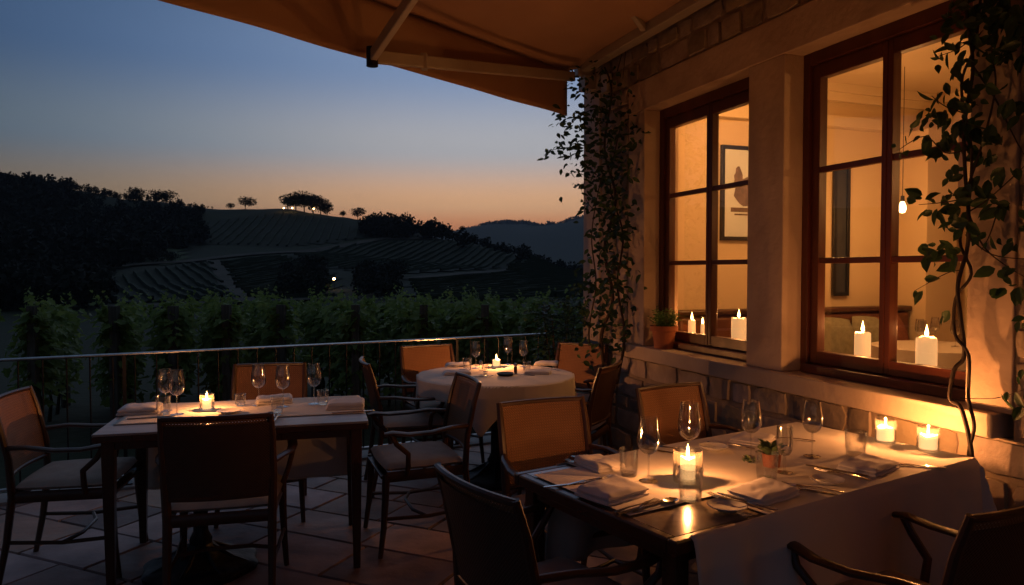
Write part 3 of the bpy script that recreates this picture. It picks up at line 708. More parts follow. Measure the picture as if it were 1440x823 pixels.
pillow(-2.75, 'pillow', 'sage pillow leaning on the banquette under the grey panel', .1); pillow(-3.0 + .02, 'pillow_red', 'rust pillow between the two pale pillows', -.12); pillow(-2.3, 'pillow', 'sage pillow toward the poster on the banquette', .05)

# ------------------------------------------------------------------ tableware makers
def wine_glass(p, label, s=1.0, group='wine glasses on the tables'):
    o = empty('wine_glass', p, random.random() * 6, label, 'wine glass', group); H = .225 * s
    m = MB(); t = .0012
    b = [(.004, .095), (.018, .100), (.031, .112), (.0385, .130), (.040, .148), (.0375, .175), (.0325, .205), (.0305, .225)]
    b = [(r * s, z * s) for r, z in b]; m.lathe(b + [(r - t, z + (t if i == 0 else 0)) for i, (r, z) in reversed(list(enumerate(b)))], 32); m.build('bowl', 'glass', o)
    m = MB(); m.lathe([(.0042 * s, .003), (.0034 * s, .02 * s), (.003 * s, .06 * s), (.004 * s, .096 * s)], 12); m.build('stem', 'glass', o)
    m = MB(); m.lathe([(.0, .0008), (.033 * s, .0008), (.034 * s, .0018), (.02 * s, .0035), (.006 * s, .0075), (0, .009)], 32); m.build('foot', 'glass', o); return o
def goblet(p, label):
    o = empty('goblet', p, 0, label, 'glass')
    m = MB(); b = [(.004, .062), (.018, .068), (.027, .085), (.029, .11), (.0285, .15), (.028, .172)]; t = .0016
    m.lathe(b + [(r - t, z) for r, z in reversed(b)], 30); m.build('bowl', 'glass', o)
    m = MB(); m.lathe([(.006, .003), (.005, .02), (.0065, .04), (.005, .064)], 14); m.build('stem', 'glass', o)
    m = MB(); m.lathe([(0, .0008), (.03, .0008), (.031, .002), (.008, .007), (0, .008)], 28); m.build('foot', 'glass', o)
def tumbler(p, label, r=.037, h=.095, group='water tumblers on the tables'):
    m = MB(); b = [(0, .001), (r * .8, .001), (r * .84, .004), (r * .93, h * .4), (r, h)]; i = [(r - .0022, h), (r * .91 - .0022, h * .4), (r * .8, .012), (0, .011)]
    m.lathe(b + i, 30); o = m.build('tumbler', 'glass'); o.location = p; tag(o, label, 'tumbler', group); return o
def candle(p, r, h, label, power, wax='wax', flame=1.0, group='lit candles'):
    o = empty('candle', p, random.random() * 6, label, 'candle', group)
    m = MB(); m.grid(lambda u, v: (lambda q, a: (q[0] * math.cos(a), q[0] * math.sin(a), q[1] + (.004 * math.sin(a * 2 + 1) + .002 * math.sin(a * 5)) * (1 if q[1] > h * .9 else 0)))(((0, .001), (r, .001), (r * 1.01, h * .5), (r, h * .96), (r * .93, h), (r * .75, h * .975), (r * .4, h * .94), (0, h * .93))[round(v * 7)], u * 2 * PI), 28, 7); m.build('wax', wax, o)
    m = MB(); m.tube([(0, 0, h * .93), (.001, 0, h + .008)], .001, 6); m.build('wick', 'ink_wick', o)
    m = MB(); f = .017 * flame; kx = random.uniform(.85, 1.2); m.lathe([(0, 0), (f * .26, f * .2), (f * .40, f * .6), (f * .37, f * 1.1 * kx), (f * .2, f * 1.8 * kx), (f * .08, f * 2.3 * kx), (0, f * 2.8 * kx)], 12, (0, 0, h + .001)); m.build('flame', 'flame', o)
    lamp('flame_light', (0, 0, h + .003 + f * 1.3), power * CANDLE, .0035 * flame, (1, .36, .10), o); return o
def holder(p, r, h, label, group='glass candle holders'):
    m = MB(); m.lathe([(0, .001), (r * .97, .001), (r, .004), (r, h), (r - .0028, h), (r - .0028, .010), (0, .009)], 34); o = m.build('candle_holder', 'votive'); o.location = p; tag(o, label, 'candle holder', group)
def lit_holder(p, r, h, cr_, ch, label, power):
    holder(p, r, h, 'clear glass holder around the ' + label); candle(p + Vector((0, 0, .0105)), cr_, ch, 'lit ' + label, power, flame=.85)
def napkin(p, rz, label, w=.19, d=.15, h=.022, name='napkin'):
    m = MB(); sd_ = random.random() * 20
    def lay(z0, hh, sx, sy, ox, oy):
        def top(u, v):
            a, b = u * 2 - 1, v * 2 - 1; ea = max(abs(a), abs(b)); e = (1 - ea ** 10); wv = noise.noise(Vector((a * 1.4 + sd_, b * 1.4, z0 * 9))) * .006 + noise.noise(Vector((a * 4 + sd_, b * 4, 3))) * .0018
            rr = 1 - .04 * (abs(a * b)) ** 3
            return (ox + a * sx / 2 * rr, oy + b * sy / 2 * rr + noise.noise(Vector((a * 2, sd_, 5))) * .003, z0 + hh * (.35 + .65 * e) + wv * (.4 + e * .6) + .004 * (a + 1) * (b + 1) * .5)
        def bot(u, v): q = top(1 - u, v); return (q[0], q[1], z0)
        m.grid(top, 20, 20); m.grid(bot, 20, 20)
        # side skirt
        n = 20; ring = [(i / n, 0) for i in range(n)] + [(1, i / n) for i in range(n)] + [(1 - i / n, 1) for i in range(n)] + [(0, 1 - i / n) for i in range(n)]
        vs = [top(*q) for q in ring]; vs2 = [(a[0], a[1], z0) for a in vs]; k = len(vs); m.add(vs2 + vs, [(i, (i + 1) % k, k + (i + 1) % k, k + i) for i in range(k)])
    lay(.001, h * .55, w, d, 0, 0); lay(.001 + h * .5, h * .5, w * .97, d * .96, .003, -.002)
    o = m.build(name, 'napkin'); o.location = p; o.rotation_euler = (0, 0, rz); tag(o, label, 'napkin', 'folded napkins'); return o
def strip(m, pts, wid, th, z=0):
    vs = []; n = len(pts)
    for (x, y, zz), w in zip(pts, wid): vs += [(x, y - w, zz), (x, y + w, zz), (x, y + w * .7, zz + th), (x, y - w * .7, zz + th)]
    fs = [(0, 1, 2, 3), tuple(4 * (n - 1) + i for i in (3, 2, 1, 0))]
    for i in range(n - 1):
        for k in range(4): fs.append((4 * i + (k + 1) % 4, 4 * i + k, 4 * i + 4 + k, 4 * i + 4 + (k + 1) % 4))
    m.add(vs, fs)
def fork(p, rz, label):
    m = MB(); strip(m, [(-.10, 0, .002), (-.08, 0, .0035), (-.03, 0, .006), (.02, 0, .005), (.035, 0, .004), (.05, 0, .0035)], [.0055, .0068, .004, .003, .008, .0115], .002)
    for k in (-3, -1, 1, 3): strip(m, [(.048, k * .0032, .0035), (.075, k * .0031, .003), (.098, k * .003, .007)], [.0016, .0015, .0008], .0015)
    o = m.build('fork', 'silver'); o.location = p; o.rotation_euler = (0, 0, rz); tag(o, label, 'fork', 'forks on the tables')
def knife(p, rz, label):
    m = MB(); strip(m, [(-.11, 0, .002), (-.09, 0, .002), (-.02, 0, .002), (-.005, 0, .002), (.0, .001, .002), (.06, .002, .002), (.095, .004, .002), (.11, .007, .002)], [.0055, .0075, .0062, .005, .0095, .0098, .007, .001], .003)
    o = m.build('knife', 'silver'); o.location = p; o.rotation_euler = (0, 0, rz); tag(o, label, 'knife', 'knives on the tables')
def spoon(p, rz, label):
    m = MB(); strip(m, [(-.10, 0, .002), (-.08, 0, .0035), (-.02, 0, .007), (.03, 0, .008), (.045, 0, .006)], [.0055, .007, .004, .003, .004], .002)
    def fn(u, v, off):
        a = u * 2 * PI; r = v; return (.07 + .03 * r * math.cos(a), .0195 * r * math.sin(a) * (1 + .12 * math.cos(a)), .0085 - .0065 * (1 - r * r) + off)
    m.grid(lambda u, v: fn(u, v, 0), 20, 6); m.grid(lambda u, v: fn(1 - u, v, -.0012), 20, 6)
    o = m.build('spoon', 'silver'); o.location = p; o.rotation_euler = (0, 0, rz); tag(o, label, 'spoon', 'spoons on the tables')
def plate(p, r, label, name='side_plate'):
    m = MB(); m.lathe([(0, .001), (r * .6, .001), (r * .65, .004), (r * .95, .012), (r, .0145), (r * .985, .0162), (r * .93, .0145), (r * .66, .0075), (r * .58, .0055), (0, .0055)], 40); o = m.build(name, 'china'); o.location = p; tag(o, label, 'plate', 'small plates')
def sprig(m, c, r, h, n, sz):
    for _ in range(n):
        a = random.uniform(0, 6.28); q = random.random() ** .5 * r; zz = random.random() * h; p = (c[0] + q * math.cos(a), c[1] + q * math.sin(a), c[2] + zz)
        m.leaf(p, (math.cos(a), math.sin(a), random.uniform(.1, 1.2)), (0, 0, 1), sz * random.uniform(.7, 1.2), sz * .55, .3)

# ------------------------------------------------------------------ chairs
def make_chair():
    o = empty('armchair')
    for s in (-1, 1):
        m = MB(); m.tube([(s * .215, -.30, 0), (s * .215, -.262, .2), (s * .215, -.235, .42), (s * .222, -.245, .6), (s * .222, -.285, .78), (s * .218, -.318, .885)], [(.014, .013), (.018, .016), (.021, .018), (.019, .016), (.017, .014), (.014, .012)], 8, up=(0, 1, 0)); m.build('rear_leg', 'wood', o)
        m = MB(); m.tube([(s * .245, .235, 0), (s * .237, .215, .15), (s * .232, .205, .30), (s * .23, .20, .43)], [(.013, .013), (.016, .016), (.019, .019), (.022, .021)], 8, up=(0, 1, 0)); m.build('front_leg', 'wood', o)
        m = MB(); m.tube([(s * .222, -.255, .655), (s * .262, -.15, .662), (s * .285, -.03, .648), (s * .288, .09, .646), (s * .28, .175, .658), (s * .272, .215, .652)], [(.011, .013), (.018, .011), (.021, .011), (.024, .011), (.026, .012), (.016, .010)], 8)
        m.tube([(s * .276, .185, .655), (s * .284, .155, .6), (s * .268, .09, .54), (s * .243, .085, .47), (s * .236, .09, .42)], [(.013, .014), (.013, .014), (.013, .014), (.014, .014), (.012, .012)], 8, up=(0, 1, 0)); m.build('armrest', 'wood', o)
    m = MB(); m.tube([(-.22, .2, .415), (.22, .2, .415)], (.028, .012), 6, up=(0, 0, 1)); m.tube([(-.212, -.235, .415), (.212, -.235, .415)], (.012, .028), 6)
    for s in (-1, 1): m.tube([(s * .214, -.235, .415), (s * .228, .2, .415)], (.012, .028), 6)
    m.build('seat_frame', 'wood', o)
    m = MB()
    def cu(u, v, s):
        a, b = u * 2 - 1, v * 2 - 1; k = max(0, 1 - max(abs(a), abs(b)) ** 7); w = .228 + .02 * (b * .5 + .5)
        rr = 1 - .05 * abs(a * b) ** 2
        return (a * w * rr, -.01 + b * .225 * rr, .462 + (.026 * k ** .5 + .012 * (1 - a * a) * (1 - b * b) if s > 0 else -.024 * k ** .5))
    m.grid(lambda u, v: cu(u, v, 1), 22, 22); m.grid(lambda u, v: cu(1 - u, v, -1), 22, 22); m.build('cushion', 'cushion', o)
    def bp_(u, v, off=0):
        a = u * 2 - 1; z = .515 + v * .355; yy = -.239 - .08 * ((z - .5) / .38) ** 1.4 - .028 * (1 - a * a) + off; return (a * (.222 - .004 * v), yy, z)
    m = MB(); m.grid(lambda u, v: bp_(u, v, .006), 14, 10); m.build('backrest', 'cane', o); m = MB(); m.grid(lambda u, v: bp_(1 - u, v * .93, -.006), 14, 10); m.build('back_lining', 'cane_back', o)
    m = MB()
    top = [bp_(u / 12, 1.0) for u in range(13)]; m.tube([(x, y, z + .006) for x, y, z in top], (.013, .011), 8); m.build('back_rail', 'wood', o); m = MB(); bot = [bp_(u / 12, 0) for u in range(13)]; m.tube(bot, (.011, .012), 8); m.build('back_rail', 'wood', o)
    m = MB()
    for s in (-1, 1): m.tube([(s * .215, -.262, .2), (s * .222, -.02, .185), (s * .237, .215, .2)], (.009, .010), 6)
    m.tube([(-.222, -.02, .186), (-.1, .03, .188), (.1, .03, .188), (.222, -.02, .186)], (.009, .010), 6); m.build('stretcher', 'wood', o)
    return o
proto = make_chair(); used = [False]
def chair(x, y, fx, fy, label, dark=False):
    o = proto if not used[0] else copy_tree(proto); used[0] = True
    o.location = (x, y, 0); o.rotation_euler = (0, 0, math.atan2(fy, fx) - PI / 2 + random.uniform(-.03, .03)); tag(o, label, 'armchair', 'cane backed armchairs on the terrace')
    return o
chair(-2.2, 3.72, .97, .22, 'cane armchair at the left end of the grey topped table')
chair(-1.33, 3.40, -.22, .97, 'armchair with its back to us before the grey topped table')
chair(-1.53, 4.50, .22, -.97, 'armchair behind the grey topped table, only its cane back showing')
chair(-.55, 4.08, -.92, -.36, 'pale cushioned armchair drawn to the right end of the grey topped table')
chair(-.70, 5.08, .96, .28, 'armchair left of the round table facing it')
chair(-.55, 5.72, .50, -.86, 'armchair behind the round table against the railing, back lit orange')
chair(.43, 5.85, -.5, -.86, 'dark armchair behind the round table under the climbing plant')
chair(.36, 4.92, -.86, .42, 'armchair right of the round table, between it and the stone wall')
chair(.27, 3.17, .42, -.90, 'armchair with glowing cane back by the empty corner of the large table')
chair(1.00, 3.62, .50, -.87, 'armchair with glowing cane back between large table and stone wall')
c11 = chair(.15, 2.30, .83, .55, 'dark armchair seen from behind at the head of the large table')
chair(1.19, 2.2, -.50, .87, 'armchair in the lower right corner with glossy wooden arms')

# ------------------------------------------------------------------ tables
def cloth(name, label, o_pos, rz, Lx, Ly, u0, u1, dn, df, dl, dr, notch=None, z=.755, cat='tablecloth'):
    """sheet over a rectangle (local x 0..Lx, y 0..Ly); u0..u1 the covered length, dn/df/dl/dr drops near, far, left, right"""
    m = MB(); st = .022
    xs = np.arange(u0 - dl, u1 + dr + 1e-6, st); ys = np.arange(-dn, Ly + df + 1e-6, st)
    def fn(x, y):
        ex = max(0, x - Lx) if dr else 0; ex2 = max(0, -x) if dl else 0; ey = max(0, y - Ly); ey2 = max(0, -y)
        cxx = min(max(x, 0 if dl else x), Lx if dr else x); cyy = min(max(y, 0), Ly)
        dx, dy = ex - ex2, ey - ey2; drop = math.hypot(dx, dy); q = (cxx, cyy, z + .0025)
        if drop > 0:
            al = (x if dy else y) ; corner = abs(dx) > 0 and abs(dy) > 0
            an = math.atan2(dy, dx); fold =   .5 * math.sin(al * 24 + 2.4 * math.sin(al * 4.3) + drop * 1.5) * (.55 + .45 * math.sin(al * 3.1 + 1)) + .6 * noise.noise(Vector((al * 5, 3.3, drop)))
            if corner: fold += 1.2 * math.sin(an * 4)
            off = .004 + (.085 * fold + .055) * min(1, drop / .34) ** .75 * .62
            rr = .012; bend = min(drop, rr * 1.57) / (rr * 1.57)
            q = (cxx + math.cos(an) * off * bend * (1 if drop else 0), cyy + math.sin(an) * off * bend, z + .0025 - max(0, drop - .004))
        else:
            q = (x, y, z + .0025 + .0008 * noise.noise(Vector((x * 9, y * 9, 1))) + .0006)
        return q
    idx = {}
    for i, x in enumerate(xs[:-1]):
        for j, y in enumerate(ys[:-1]):
            if notch and notch(x + st / 2, y + st / 2): continue
            f = []
            for a, b in ((i, j), (i + 1, j), (i + 1, j + 1), (i, j + 1)):
                if (a, b) not in idx: idx[(a, b)] = len(m.v); m.v.append(fn(xs[a], ys[b]))
                f.append(idx[(a, b)])
            m.f.append(tuple(f))
    o = m.build(name, 'linen', solid=.0012); o.location = (o_pos[0], o_pos[1], 0); o.rotation_euler = (0, 0, rz); tag(o, label, cat, 'white tablecloths'); return o
def rtable(o_pos, rz, Lx, Ly, label, topm, lw=.055, H=.752, name='dining_table'):
    t = empty(name, (o_pos[0], o_pos[1], 0), rz, label, 'table')
    grey = topm == 'top_grey'
    m = MB()
    if grey: m.box(0, Lx, 0, Ly, H - .012, H)
    else: m.box(.035, Lx - .035, .035, Ly - .035, H - .012, H)
    m.build('table_top', topm, t, smooth=False, bev=.003 if grey else 0)
    HF = H - .0125 if grey else H + .001
    m = MB(); m.box(0, Lx, 0, .034, H - .042, HF); m.box(0, Lx, Ly - .034, Ly, H - .042, HF); m.box(0, .034, .034, Ly - .034, H - .042, HF); m.box(Lx - .034, Lx, .034, Ly - .034, H - .042, HF); m.build('edge_frame', 'table_wood', t, smooth=False, bev=.006)
    m = MB(); a = .03
    m.box(a + lw, Lx - a - lw, a + .01, a + .03, H - .083, H - .043); m.box(a + lw, Lx - a - lw, Ly - a - .03, Ly - a - .01, H - .083, H - .043); m.box(a + .01, a + .03, a + lw, Ly - a - lw, H - .083, H - .043); m.box(Lx - a - .03, Lx - a - .01, a + lw, Ly - a - lw, H - .083, H - .043); m.build('apron', 'table_wood', t, smooth=False, bev=.003)
    for x in (a, Lx - a - lw):
        for y in (a, Ly - a - lw):
            m = MB(); c = (x + lw / 2, y + lw / 2); h = lw / 2; vs = []
            for zz, k in ((0, .62), (H - .14, 1), (H - .043, 1)): vs += [(c[0] - h * k, c[1] - h * k, zz), (c[0] + h * k, c[1] - h * k, zz), (c[0] + h * k, c[1] + h * k, zz), (c[0] - h * k, c[1] + h * k, zz)]
            m.add(vs, [(3, 2, 1, 0), (8, 9, 10, 11)] + [(4 * r + k, 4 * r + (k + 1) % 4, 4 * r + 4 + (k + 1) % 4, 4 * r + 4 + k) for r in (0, 1) for k in range(4)]); m.build('leg', 'table_wood', t, smooth=False, bev=.004)
    return t
def pedestal(p, label, h=.72, r=.23, parent=None):
    t = parent or empty('pedestal_base', p, 0, label, 'table base'); off = Vector((0, 0, 0)) if parent is None else Vector(p)
    m = MB(); n = 48; prof = [(r, .0), (r, .022), (r * .93, .034), (r * .8, .042), (r * .55, .062), (r * .33, .092), (r * .2, .13), (r * .2, .15)]
    vs = []; fs = []
    for i, (q, z) in enumerate(prof):
        for k in range(n): a = 2 * PI * k / n; qq = q * (1 + (.05 * math.cos(a * 8) if 0 < i < 6 else .025 * math.cos(a * 8))); vs.append((qq * math.cos(a) + off.x, qq * math.sin(a) + off.y, z))
    for i in range(len(prof) - 1):
        for k in range(n): fs.append((i * n + k, i * n + (k + 1) % n, (i + 1) * n + (k + 1) % n, (i + 1) * n + k))
    m.add(vs, fs)
    for k in range(8):
        a = 2 * PI * k / 8; c = Vector((math.cos(a), math.sin(a), 0)); m.tube([off + c * r * .95 + Vector((0, 0, .018)), off + c * r * .6 + Vector((0, 0, .053)), off + c * r * .22 + Vector((0, 0, .118))], [.016, .014, .008], 7)
    m.build('foot', 'iron', t)
    m = MB(); m.lathe([(.045, .13), (.05, .16), (.036, .19), (.034, h * .5), (.045, h * .53), (.034, h * .56), (.034, h - .05), (.06, h - .02), (.12, h - .001), (0, h)], 24, off); m.build('column', 'iron', t); return t

# large table (front right)
c0 = on_z(950, 762, .755); cl_ = on_z(722, 664, .755); cr_ = on_z(1374, 645, .755)
ux = (cr_ - c0).normalized(); BL = (cr_ - c0).length; BW = (cl_ - c0).length; brz = math.atan2(ux.y, ux.x); vy = Vector((-ux.y, ux.x, 0))
rtable(c0, brz, BL, BW, 'large dining table with dark legs and polished top in front of the windows', 'top_stone')
def notch(x, y):          # the corner nearest us and the left strip stay bare
    if y < 0: return x < .06
    if y > BW: return x < .2
    if x < .19 + .05 * y / BW: return True
    return x < .40 and y < .27 - .0 * x
cloth('tablecloth', 'white cloth hanging from the large table nearest us', c0, brz, BL, BW, .04, BL, .5, .42, 0, .42, notch)
m = MB(); m.box(-.0, .36, .0, .52, 0, .0012)
pm = m.build('placemat', 'napkin', smooth=False); pm.location = c0 + ux * .035 + vy * .225 + Vector((0, 0, .757 - .755)); pm.rotation_euler = (0, 0, brz); tag(pm, 'pale cloth placemat at the head of the large table', 'placemat')
ZB = .7592
def T(px, py, z=ZB): return on_z(px, py, z)
wine_glass(T(912, 677), 'tallest wine glass between the candle and the tumbler, large table')
wine_glass(T(969, 657), 'wine glass standing just behind the large table candle', 1.08)
wine_glass(T(1056, 643), 'wine glass between the small plant and the cane chair')
wine_glass(T(1142, 642), 'wine glass at the wall side middle of the large table', .98)
goblet(T(1103, 665), 'short stemmed goblet just right of the small potted plant')
tumbler(T(884, 669), 'tumbler left of the tallest wine glass', .035, .098)
tumbler(T(971, 703), 'tumbler in front of the large table candle', .041, .104)
tumbler(T(1078, 676), 'tumbler in front of the small succulent', .039, .1)
tumbler(T(1203, 641), 'tumbler left of the pair of wall side candles', .041, .1)
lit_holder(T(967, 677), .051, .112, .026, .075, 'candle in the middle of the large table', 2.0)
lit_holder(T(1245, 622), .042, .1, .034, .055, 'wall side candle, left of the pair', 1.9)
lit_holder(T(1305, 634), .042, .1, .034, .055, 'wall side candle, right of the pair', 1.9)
pp = T(1085, 656); o = empty('potted_succulent', pp, 0, 'small succulent in a brown cup on the large table', 'plant'); m = MB(); m.lathe([(0, .001), (.030, .001), (.036, .05), (.033, .05), (.028, .04), (0, .04)], 24); m.build('pot', 'terracotta', o); m = MB(); sprig(m, (0, 0, .04), .028, .03, 60, .042); m.build('leaves', 'succulent', o, smooth=False)
m = MB(); sprig(m, (0, 0, .002), .02, .012, 26, .02); o = m.build('herb_sprig', 'succulent', smooth=False); o.location = T(1055, 652); tag(o, 'little green sprig lying beside the succulent pot', 'sprig')
A = brz
napkin(T(860, 696), A + .1, 'folded napkin nearest the bare left corner of the large table', .20, .16, .032)
napkin(T(843, 655), A + 1.5, 'folded napkin beside the tumbler, behind the bare corner', .17, .13)
napkin(T(1072, 697), A + .05, 'folded napkin at the near edge behind the side plate', .21, .15, .028)
napkin(T(1221, 659), A + .12, 'folded napkin nearest the glossy armed chair', .21, .15, .026)
napkin(T(1058, 620), A + .3, 'folded napkin at the far edge before the cane chair', .19, .14)
plate(T(1022, 716), .062, 'side plate at the near edge, a fork and knife on it'); plate(T(1163, 679), .057, 'side plate left of the napkin nearest the glossy armed chair'); plate(T(1003, 632), .06, 'side plate behind the candle, before the cane chair')
fork(T(830, 677), .55, 'fork on the bare corner side of the nearest napkin'); knife(T(806, 682, ZB - .002), .35, 'knife lying on the bare left corner of the large table')
fork(T(822, 655), 2.3, 'fork beside the napkin behind the bare corner'); knife(T(836, 649), 2.4, 'knife beside the napkin behind the bare corner')
spoon(T(921, 712), .62, 'spoon in front of the nearest napkin'); knife(T(905, 714), .64, 'knife beside the spoon in front of the nearest napkin'); fork(T(895, 713, ZB - .001), .66, 'fork left of the spoon in front of the nearest napkin')
fork(T(1033, 706, ZB + .014), 2.25, 'fork resting on the near edge side plate'); knife(T(1050, 706, ZB + .006), 2.2, 'knife lying across the near edge side plate')
knife(T(1128, 689), 2.55, 'knife right of the near edge napkin'); fork(T(1141, 687), 2.6, 'fork right of the near edge napkin')
fork(T(1184, 668), 2.35, 'fork between the side plate and the last napkin'); knife(T(1176, 662), 2.4, 'knife between the side plate and the last napkin')
knife(T(1283, 655, ZB), 2.75, 'knife right of the last napkin by the wall side candles'); knife(T(935, 636), 2.5, 'knife beside the tallest glass near the cane chair'); fork(T(948, 632), 2.5, 'fork beside the tallest glass near the cane chair')
fork(T(1027, 628), 2.6, 'fork before the far edge napkin'); fork(T(1112, 618), 2.7, 'fork right of the far edge napkin')

# left table
c0l = on_z(128, 612, .752); crl = on_z(518, 592, .752); bll = on_z(172, 572, .752)
uxl = (crl - c0l).normalized(); LL = (crl - c0l).length; lrz = math.atan2(uxl.y, uxl.x); LW = .76; vyl = Vector((-uxl.y, uxl.x, 0))
rtable(c0l, lrz, LL, LW, 'grey topped dining table near the railing at the left', 'top_grey')
cloth('tablecloth', 'white cloth hanging behind the grey topped table at the left', c0l, lrz, LL, LW, .04, LL - .0, 0, .50, 0, .0, lambda x, y: y < .20, .753)
m = MB(); 
pedestal(Vector(((c0l + uxl * .42 + vyl * .25).x, (c0l + uxl * .42 + vyl * .25).y, 0)), 'ornate cast iron pedestal on the floor under the grey topped table', .70, .27)
ZL = .7565
def TL(px, py): return on_z(px, py, ZL)
wine_glass(TL(249, 583), 'left table glass, front one of the pair by the candle', 1.02); wine_glass(TL(233, 578), 'left table glass, rear one of the pair by the candle', .98)
wine_glass(TL(364, 570), 'left table glass between the two tumblers'); wine_glass(TL(398, 572), 'left table glass behind the upright cutlery'); wine_glass(TL(442, 568), 'left table glass nearest the railing chair, rightmost')
tumbler(TL(230, 583), 'tumbler left of the candle beside two wine glasses'); tumbler(TL(338, 571), 'small tumbler right of the left table candle', .03, .065); tumbler(TL(390, 580), 'tumbler in front of the left table middle glass', .034, .085); tumbler(TL(454, 569), 'tumbler beside the rightmost left table glass', .032, .08)
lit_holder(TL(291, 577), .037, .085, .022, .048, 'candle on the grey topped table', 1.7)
napkin(TL(197, 580), lrz, 'folded napkin at the left end of the grey topped table', .2, .16, .036); napkin(TL(385, 566), lrz + .1, 'folded napkin behind the left table glasses', .2, .14, .034); napkin(TL(486, 573), lrz - .1, 'folded napkin at the right end of the grey topped table', .2, .15, .036)
knife(TL(383, 587), lrz + 1.5, 'left of two pieces of cutlery pointing away, left table'); fork(TL(390, 587), lrz + 1.45, 'right of two pieces of cutlery pointing away, left table'); knife(TL(213, 588), lrz + .1, 'knife in front of the left end napkin'); fork(TL(282, 590), lrz, 'fork in front of the left table candle')
fork(TL(468, 566), lrz + 1.3, 'fork beside the right end napkin'); knife(TL(497, 580), lrz + .05, 'knife in front of the right end napkin'); plate(TL(322, 581), .06, 'side plate at the middle of the grey topped table')

# round table
RC = Vector((-.117, 5.22, 0)); RR = .555
t = empty('round_table', RC, 0, 'round table on a cast iron pedestal beside the railing', 'table')
m = MB(); m.lathe([(0, .722), (RR - .01, .722), (RR, .73), (RR, .745), (RR - .006, .751), (0, .751)], 56); m.build('table_top', 'table_wood', t); pedestal((0, 0, 0), '', .72, .29, t)
m = MB(); na = 160; S = .63
def rc(u, v):
    a = u * 2 * PI; c = a - R(262)
    k = 1 / max(abs(math.cos(c - PI / 4)), abs(math.sin(c - PI / 4))); ext = min(S * k, S * 1.40); ext = max(ext, RR + .12)
    r = v * ext; fold = math.sin(a * 11 + 1.3 * math.sin(a * 3)) * .5 + .5 * noise.noise(Vector((math.cos(a) * 3, math.sin(a) * 3, 2)))
    if r <= RR: return (r * math.cos(a), r * math.sin(a), .7545 + .0005 * noise.noise(Vector((r * 8, a, 0))))
    d = r - RR; rr = RR + .008 + (.015 + .05 * fold) * min(1, d / .25) * .8; return (rr * math.cos(a), rr * math.sin(a), .7545 - max(0, d - .005))
m.grid(rc, na, 44); o = m.build('tablecloth', 'linen', solid=.0012); o.location = RC; tag(o, 'white cloth with pointed corners over the round table', 'tablecloth', 'white tablecloths')
ZR = .757
def TR(px, py): return on_z(px, py, ZR)
wine_glass(TR(669, 518), 'round table wine glass left of the candle', .9); wine_glass(TR(714, 513), 'round table wine glass just right of the candle', .96); wine_glass(TR(736, 516), 'rightmost wine glass on the round table', .9)
tumbler(TR(657, 520), 'tumbler left of the round table glasses', .034, .085); tumbler(TR(741, 523), 'tumbler right of the round table glasses', .028, .075); tumbler(TR(682, 525), 'tiny tumbler in front of the round table candle', .02, .06)
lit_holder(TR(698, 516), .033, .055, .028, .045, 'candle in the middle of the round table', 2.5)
napkin(TR(642, 526), .2, 'folded napkin at the left front of the round table', .2, .13); napkin(TR(643, 515), .1, 'folded napkin at the left rear of the round table', .19, .13); napkin(TR(756, 525), -.2, 'folded napkin at the right front of the round table', .19, .13); napkin(TR(768, 513), -.1, 'folded napkin at the right rear of the round table', .19, .13)
m = MB(); m.lathe([(0, .001), (.05, .001), (.065, .016), (.062, .018), (.045, .006), (0, .006)], 30); o = m.build('dish', 'iron'); o.location = TR(711, 528); tag(o, 'small dark dish at the front of the round table', 'dish')
for k, (px, lb) in enumerate(((676, 'dark pepper shaker left of the round table candle'), (725, 'slim shaker right of the round table candle'))):
    o = empty('shaker', TR(px, 526 if k else 522), 0, lb, 'shaker'); m = MB(); m.lathe([(0, .001), (.012, .001), (.012, .05), (.009, .058), (0, .058)], 16); m.build('body', 'glass' if k == 0 else 'wood', o); m = MB(); m.lathe([(.0125, .055), (.0125, .07), (.006, .078), (0, .079)], 16); m.build('cap', 'silver', o)
knife(TR(668, 530), .5, 'knife left of the dark dish on the round table'); fork(TR(676, 531), .5, 'fork left of the dark dish on the round table'); knife(TR(733, 527), -.6, 'knife right of the dark dish on the round table'); fork(TR(775, 520), -.8, 'fork at the right edge of the round table')

# table inside the room
pt = on_wall(1315, 483, -2.35); it_ = empty('indoor_table', label='indoor table under a white cloth beyond the larger window', cat='table'); wt(it_, 2.6, -2.8, .1)
m = MB(); m.lathe([(0, .715), (.5, .715), (.51, .73), (.5, .745), (0, .745)], 40); m.build('table_top', 'table_wood', it_)
m = MB(); m.lathe([(.2, 0), (.2, .02), (.04, .06), (.03, .7), (.12, .715)], 20); m.build('pedestal', 'iron', it_)
m = MB()
def ic(u, v):
    a = u * 2 * PI; r = v * .74; fd = math.sin(a * 9) * .03
    return (r * math.cos(a), r * math.sin(a), .748) if r <= .51 else ((.515 + fd * (r - .51) / .23 + .02) * math.cos(a), (.515 + fd * (r - .51) / .23 + .02) * math.sin(a), .748 - (r - .51))
m.grid(ic, 90, 20); o = m.build('tablecloth', 'linen'); wt(o, 2.6, -2.8, .1); tag(o, 'white cloth on the indoor table beyond the larger window', 'tablecloth', 'white tablecloths')
for i, (a, b, lb) in enumerate(((.1, .1, 'left'), (-.12, -.05, 'second'), (-.05, .25, 'third'), (.2, -.2, 'rightmost'))): wine_glass(wl(2.6 + a, -2.8 + b, .8505), lb + ' wine glass on the indoor table')
